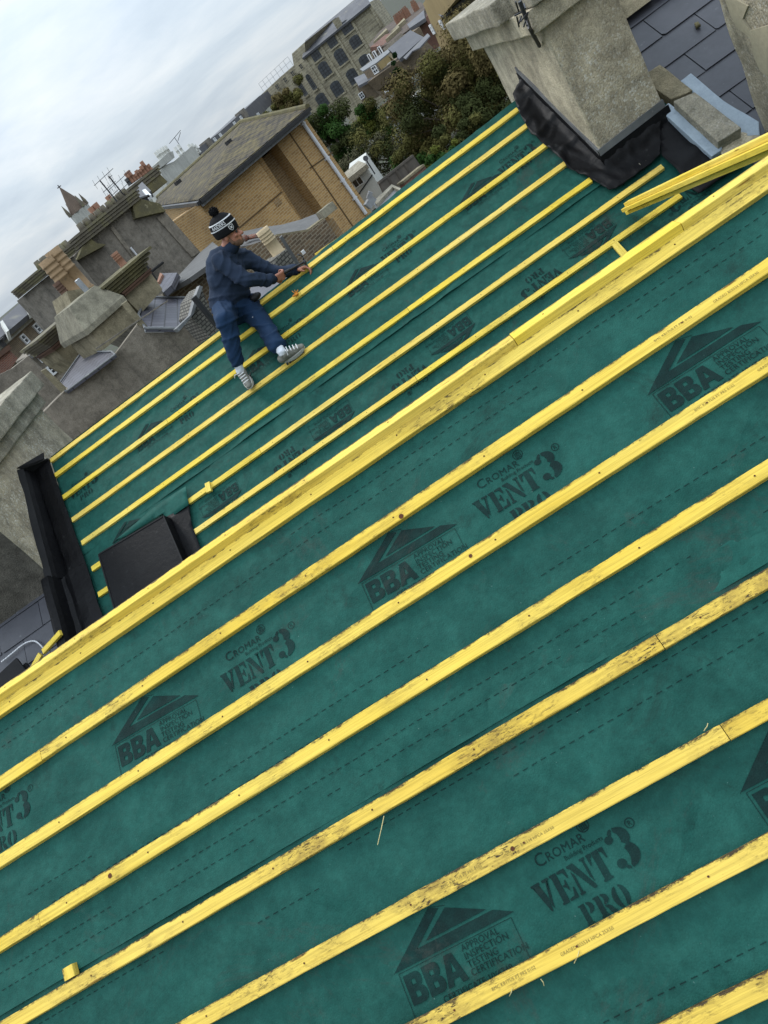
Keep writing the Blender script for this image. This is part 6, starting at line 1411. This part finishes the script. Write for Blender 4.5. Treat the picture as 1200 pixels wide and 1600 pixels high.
# hat: knitted shell, stripes, lettering, shield, bobble
def hatR(v): return [(-.012, .106), (.03, .110), (.07, .106), (.10, .094), (.125, .074), (.142, .045), (.147, .012)]
hb = H(-.012, 0, .018); ht = (hu - fw * .16).normalized(); hf = (fw - ht * fw.dot(ht)).normalized(); hs_ = ht.cross(hf)
if hs_.dot(CAM - hb) < 0: hs_ = -hs_
PRO = [(-.014, .102), (0, .109), (.03, .112), (.07, .111), (.1, .105), (.125, .091), (.148, .064), (.161, .034), (.165, .008)]
def hat_r(t):
    for (a, ra), (b_, rb) in zip(PRO[:-1], PRO[1:]):
        if a <= t <= b_: return ra + (rb - ra) * (t - a) / (b_ - a)
    return PRO[0][1]
def hatp(ang, t, lift=0): r = hat_r(t) + lift; return hb + ht * t + (hf * math.cos(ang) * 1.06 + hs_ * math.sin(ang) * .94) * r
n = 96; V = []; F = []; MI = []; ts = [PRO[0][0] + (PRO[-1][0] - PRO[0][0]) * i / 24 for i in range(25)]
for t in ts:
    for i in range(n): V.append(hatp(2 * PI * i / n, t, .0018 * (i % 2)))
for j in range(24):
    for i in range(n): F.append((j * n + i, j * n + (i + 1) % n, (j + 1) * n + (i + 1) % n, (j + 1) * n + i))
F.append(tuple(range(24 * n, 25 * n))); F.append(tuple(range(n - 1, -1, -1)))
ht_o = mk('beanie', V, F, m_hat, mn, smooth=True)
for t0 in (.056, .106):
    V = [hatp(2 * PI * i / 60, t0 + k * .0085, .0045) for k in (0, 1) for i in range(60)] + [hatp(2 * PI * i / 60, t0 + k * .0085, 0) for k in (0, 1) for i in range(60)]
    F = [(i, (i + 1) % 60, 60 + (i + 1) % 60, 60 + i) for i in range(60)] + [(i, 120 + i, 120 + (i + 1) % 60, (i + 1) % 60) for i in range(60)] + [(60 + i, 60 + (i + 1) % 60, 180 + (i + 1) % 60, 180 + i) for i in range(60)]
    mk('stripe', V, F, m_hatw, ht_o)
# lettering round the band, reading left to right seen from his right side
def wrap(VF, ang0, t0, k, lift=.0052):
    bm = bmesh.new(); vs = [bm.verts.new((x * k, y * k, 0)) for x, y in VF[0]]
    for f in VF[1]:
        try: bm.faces.new([vs[i] for i in f])
        except ValueError: pass
    x = .005; hi = max(v.co.x for v in bm.verts)
    while x < hi: bmesh.ops.bisect_plane(bm, geom=bm.verts[:] + bm.edges[:] + bm.faces[:], plane_co=(x, 0, 0), plane_no=(1, 0, 0)); x += .005
    bm.verts.index_update(); V = [hatp(ang0 - v.co.x / .105, t0 + v.co.y, lift) for v in bm.verts]; F = [tuple(v.index for v in f.verts) for f in bm.faces]; bm.free(); return V, F
wd = word('RAIDERS', 1, 1.0, .012); wl = max(x for x, y in wd[0])
WV = ([(x * .74, y) for x, y in wd[0]], wd[1])
V, F = wrap(WV, math.radians(122), .0715, .044)
mk('lettering', V, F, m_hatw, ht_o)
shl = fill2d([[(-.5, .45), (-.25, .5), (0, .62), (.25, .5), (.5, .45), (.46, -.1), (.25, -.45), (0, -.62), (-.25, -.45), (-.46, -.1)], [(-.4, .38), (-.2, .42), (0, .52), (.2, .42), (.4, .38), (.37, -.08), (.2, -.38), (0, -.52), (-.2, -.38), (-.37, -.08)]])
V, F = wrap(shl, math.radians(42), .026, .044); g = G().add(V, F)
for lp in ([(-.12, .2), (.12, .2), (.16, .0), (.06, -.22), (-.06, -.22), (-.16, 0)], [(-.34, .3), (-.28, .32), (.34, -.2), (.3, -.26)], [(.34, .3), (.28, .32), (-.34, -.2), (-.3, -.26)]):
    V, F = wrap(fill2d([lp]), math.radians(42), .026, .044); g.add(V, F)
g.mk('badge', m_hatw, ht_o)
g = G(); pc_ = hb + ht * .190
r_ = np.random.default_rng(4)
for i in range(420):
    d = Vector(r_.normal(size=3)).normalized(); g.tube(pc_ + d * .012, pc_ + d * (.040 + r_.uniform(0, .008)), .0042, .0022, 4, cap=True)
g.ball(pc_, .036, n=12); g.mk('bobble', m_hat, ht_o)
# hammer
hm = thing('hammer', hp0, 'black-handled claw hammer in the right hand of the man on the ridge', 'hammer')
hx = (gN - hp0); hp0 = gN - (hp1 - gN).normalized() * .05; hx = (hp1 - hp0).normalized(); hn_ = V3(0, 0, 1); hn_ = (hn_ - hx * hn_.dot(hx)).normalized(); hy = hx.cross(hn_)
G().lathe(hp0, hx, [(0, .010), (.004, .0155), (.06, .0165), (.12, .014), (.135, .0135)], 12).mk('grip', M['black_plastic'], hm, smooth=True)
G().tube(hp0 + hx * .13, hp1, .0095, .0095, 10).mk('shaft', M['black_plastic'], hm)
g = G(); c = hp1
g.lathe(c - hn_ * .055, hn_, [(0, .013), (.018, .0135), (.02, .010), (.036, .010), (.04, .013), (.072, .013)], 12)
for s_ in (-1, 1):
    a = c + hn_ * .016; g.path([a + hy * s_ * .006, a + hn_ * .03 + hx * .006 + hy * s_ * .008, a + hn_ * .052 - hx * .008 + hy * s_ * .011, a + hn_ * .066 - hx * .028 + hy * s_ * .014], .0055, 7)
g.mk('head', M['metal_dark'], hm, smooth=True)
# ------------------------------------------------------------------ light
SUN_EL, SUN_AZ = math.radians(52), math.radians(-35)      # azimuth from +y towards +x
w = bpy.data.worlds.new('World'); SC.world = w; w.use_nodes = True; nt = w.node_tree; b = NB(nt); bg = nt.nodes['Background']
sky = nt.nodes.new('ShaderNodeTexSky'); sky.sky_type = 'NISHITA'; sky.sun_disc = False; sky.sun_elevation = SUN_EL; sky.sun_rotation = SUN_AZ; sky.air_density = 1; sky.dust_density = 2
tc = nt.nodes.new('ShaderNodeTexCoord'); sep = nt.nodes.new('ShaderNodeSeparateXYZ'); nt.links.new(tc.outputs['Generated'], sep.inputs[0])
z = sep.outputs['Z']; zc = b.math('MAXIMUM', z, .0)
# cloud deck: direction projected on a flat layer overhead, so the clouds foreshorten towards the horizon
den = b.math('ADD', zc, .16); cx = b.math('DIVIDE', sep.outputs['X'], den); cy = b.math('DIVIDE', sep.outputs['Y'], den)
cv = b.n('CombineXYZ', X=cx, Y=cy, Z=0.0).outputs[0]
n1 = b.noise(cv, .55, 7, .55, .6); n2 = b.noise(cv, 1.7, 6, .6, .3)
cl = b.math('ADD', b.math('MULTIPLY', n1, .7), b.math('MULTIPLY', n2, .3))
grey = b.ramp(cl, (.30, (.42, .51, .62)), (.48, (.60, .69, .78)), (.60, (.76, .82, .87)), (.72, (.90, .925, .94)))
lum = b.n('MapRange'); lum.inputs['From Min'].default_value = 0; lum.inputs['From Max'].default_value = .85; lum.inputs['To Min'].default_value = SKY_LO; lum.inputs['To Max'].default_value = SKY_HI
nt.links.new(zc, lum.inputs['Value'])
sc_ = b.n('VectorMath', _operation='SCALE'); nt.links.new(grey, sc_.inputs[0]); nt.links.new(lum.outputs[0], sc_.inputs['Scale'])
col = b.mix(.9, sky.outputs[0], sc_.outputs[0]); nt.links.new(col, bg.inputs['Color']); bg.inputs['Strength'].default_value = .1
sl_ = bpy.data.lights.new('sun', 'SUN'); sl_.energy = 1.4; sl_.angle = math.radians(14); sl_.color = (1, .96, .9)
so = bpy.data.objects.new('sun', sl_); COL.objects.link(so); dirn = V3(math.sin(SUN_AZ) * math.cos(SUN_EL), math.cos(SUN_AZ) * math.cos(SUN_EL), math.sin(SUN_EL))
so.rotation_euler = dirn.to_track_quat('Z', 'Y').to_euler(); so.location = (0, 0, 30)
vs = SC.view_settings; vs.view_transform = 'Standard'; vs.look = 'None'; vs.gamma = 1; vs.use_curve_mapping = False; vs.exposure = EXPO
try: SC.cycles.max_bounces = 6; SC.cycles.diffuse_bounces = 3
except Exception: pass
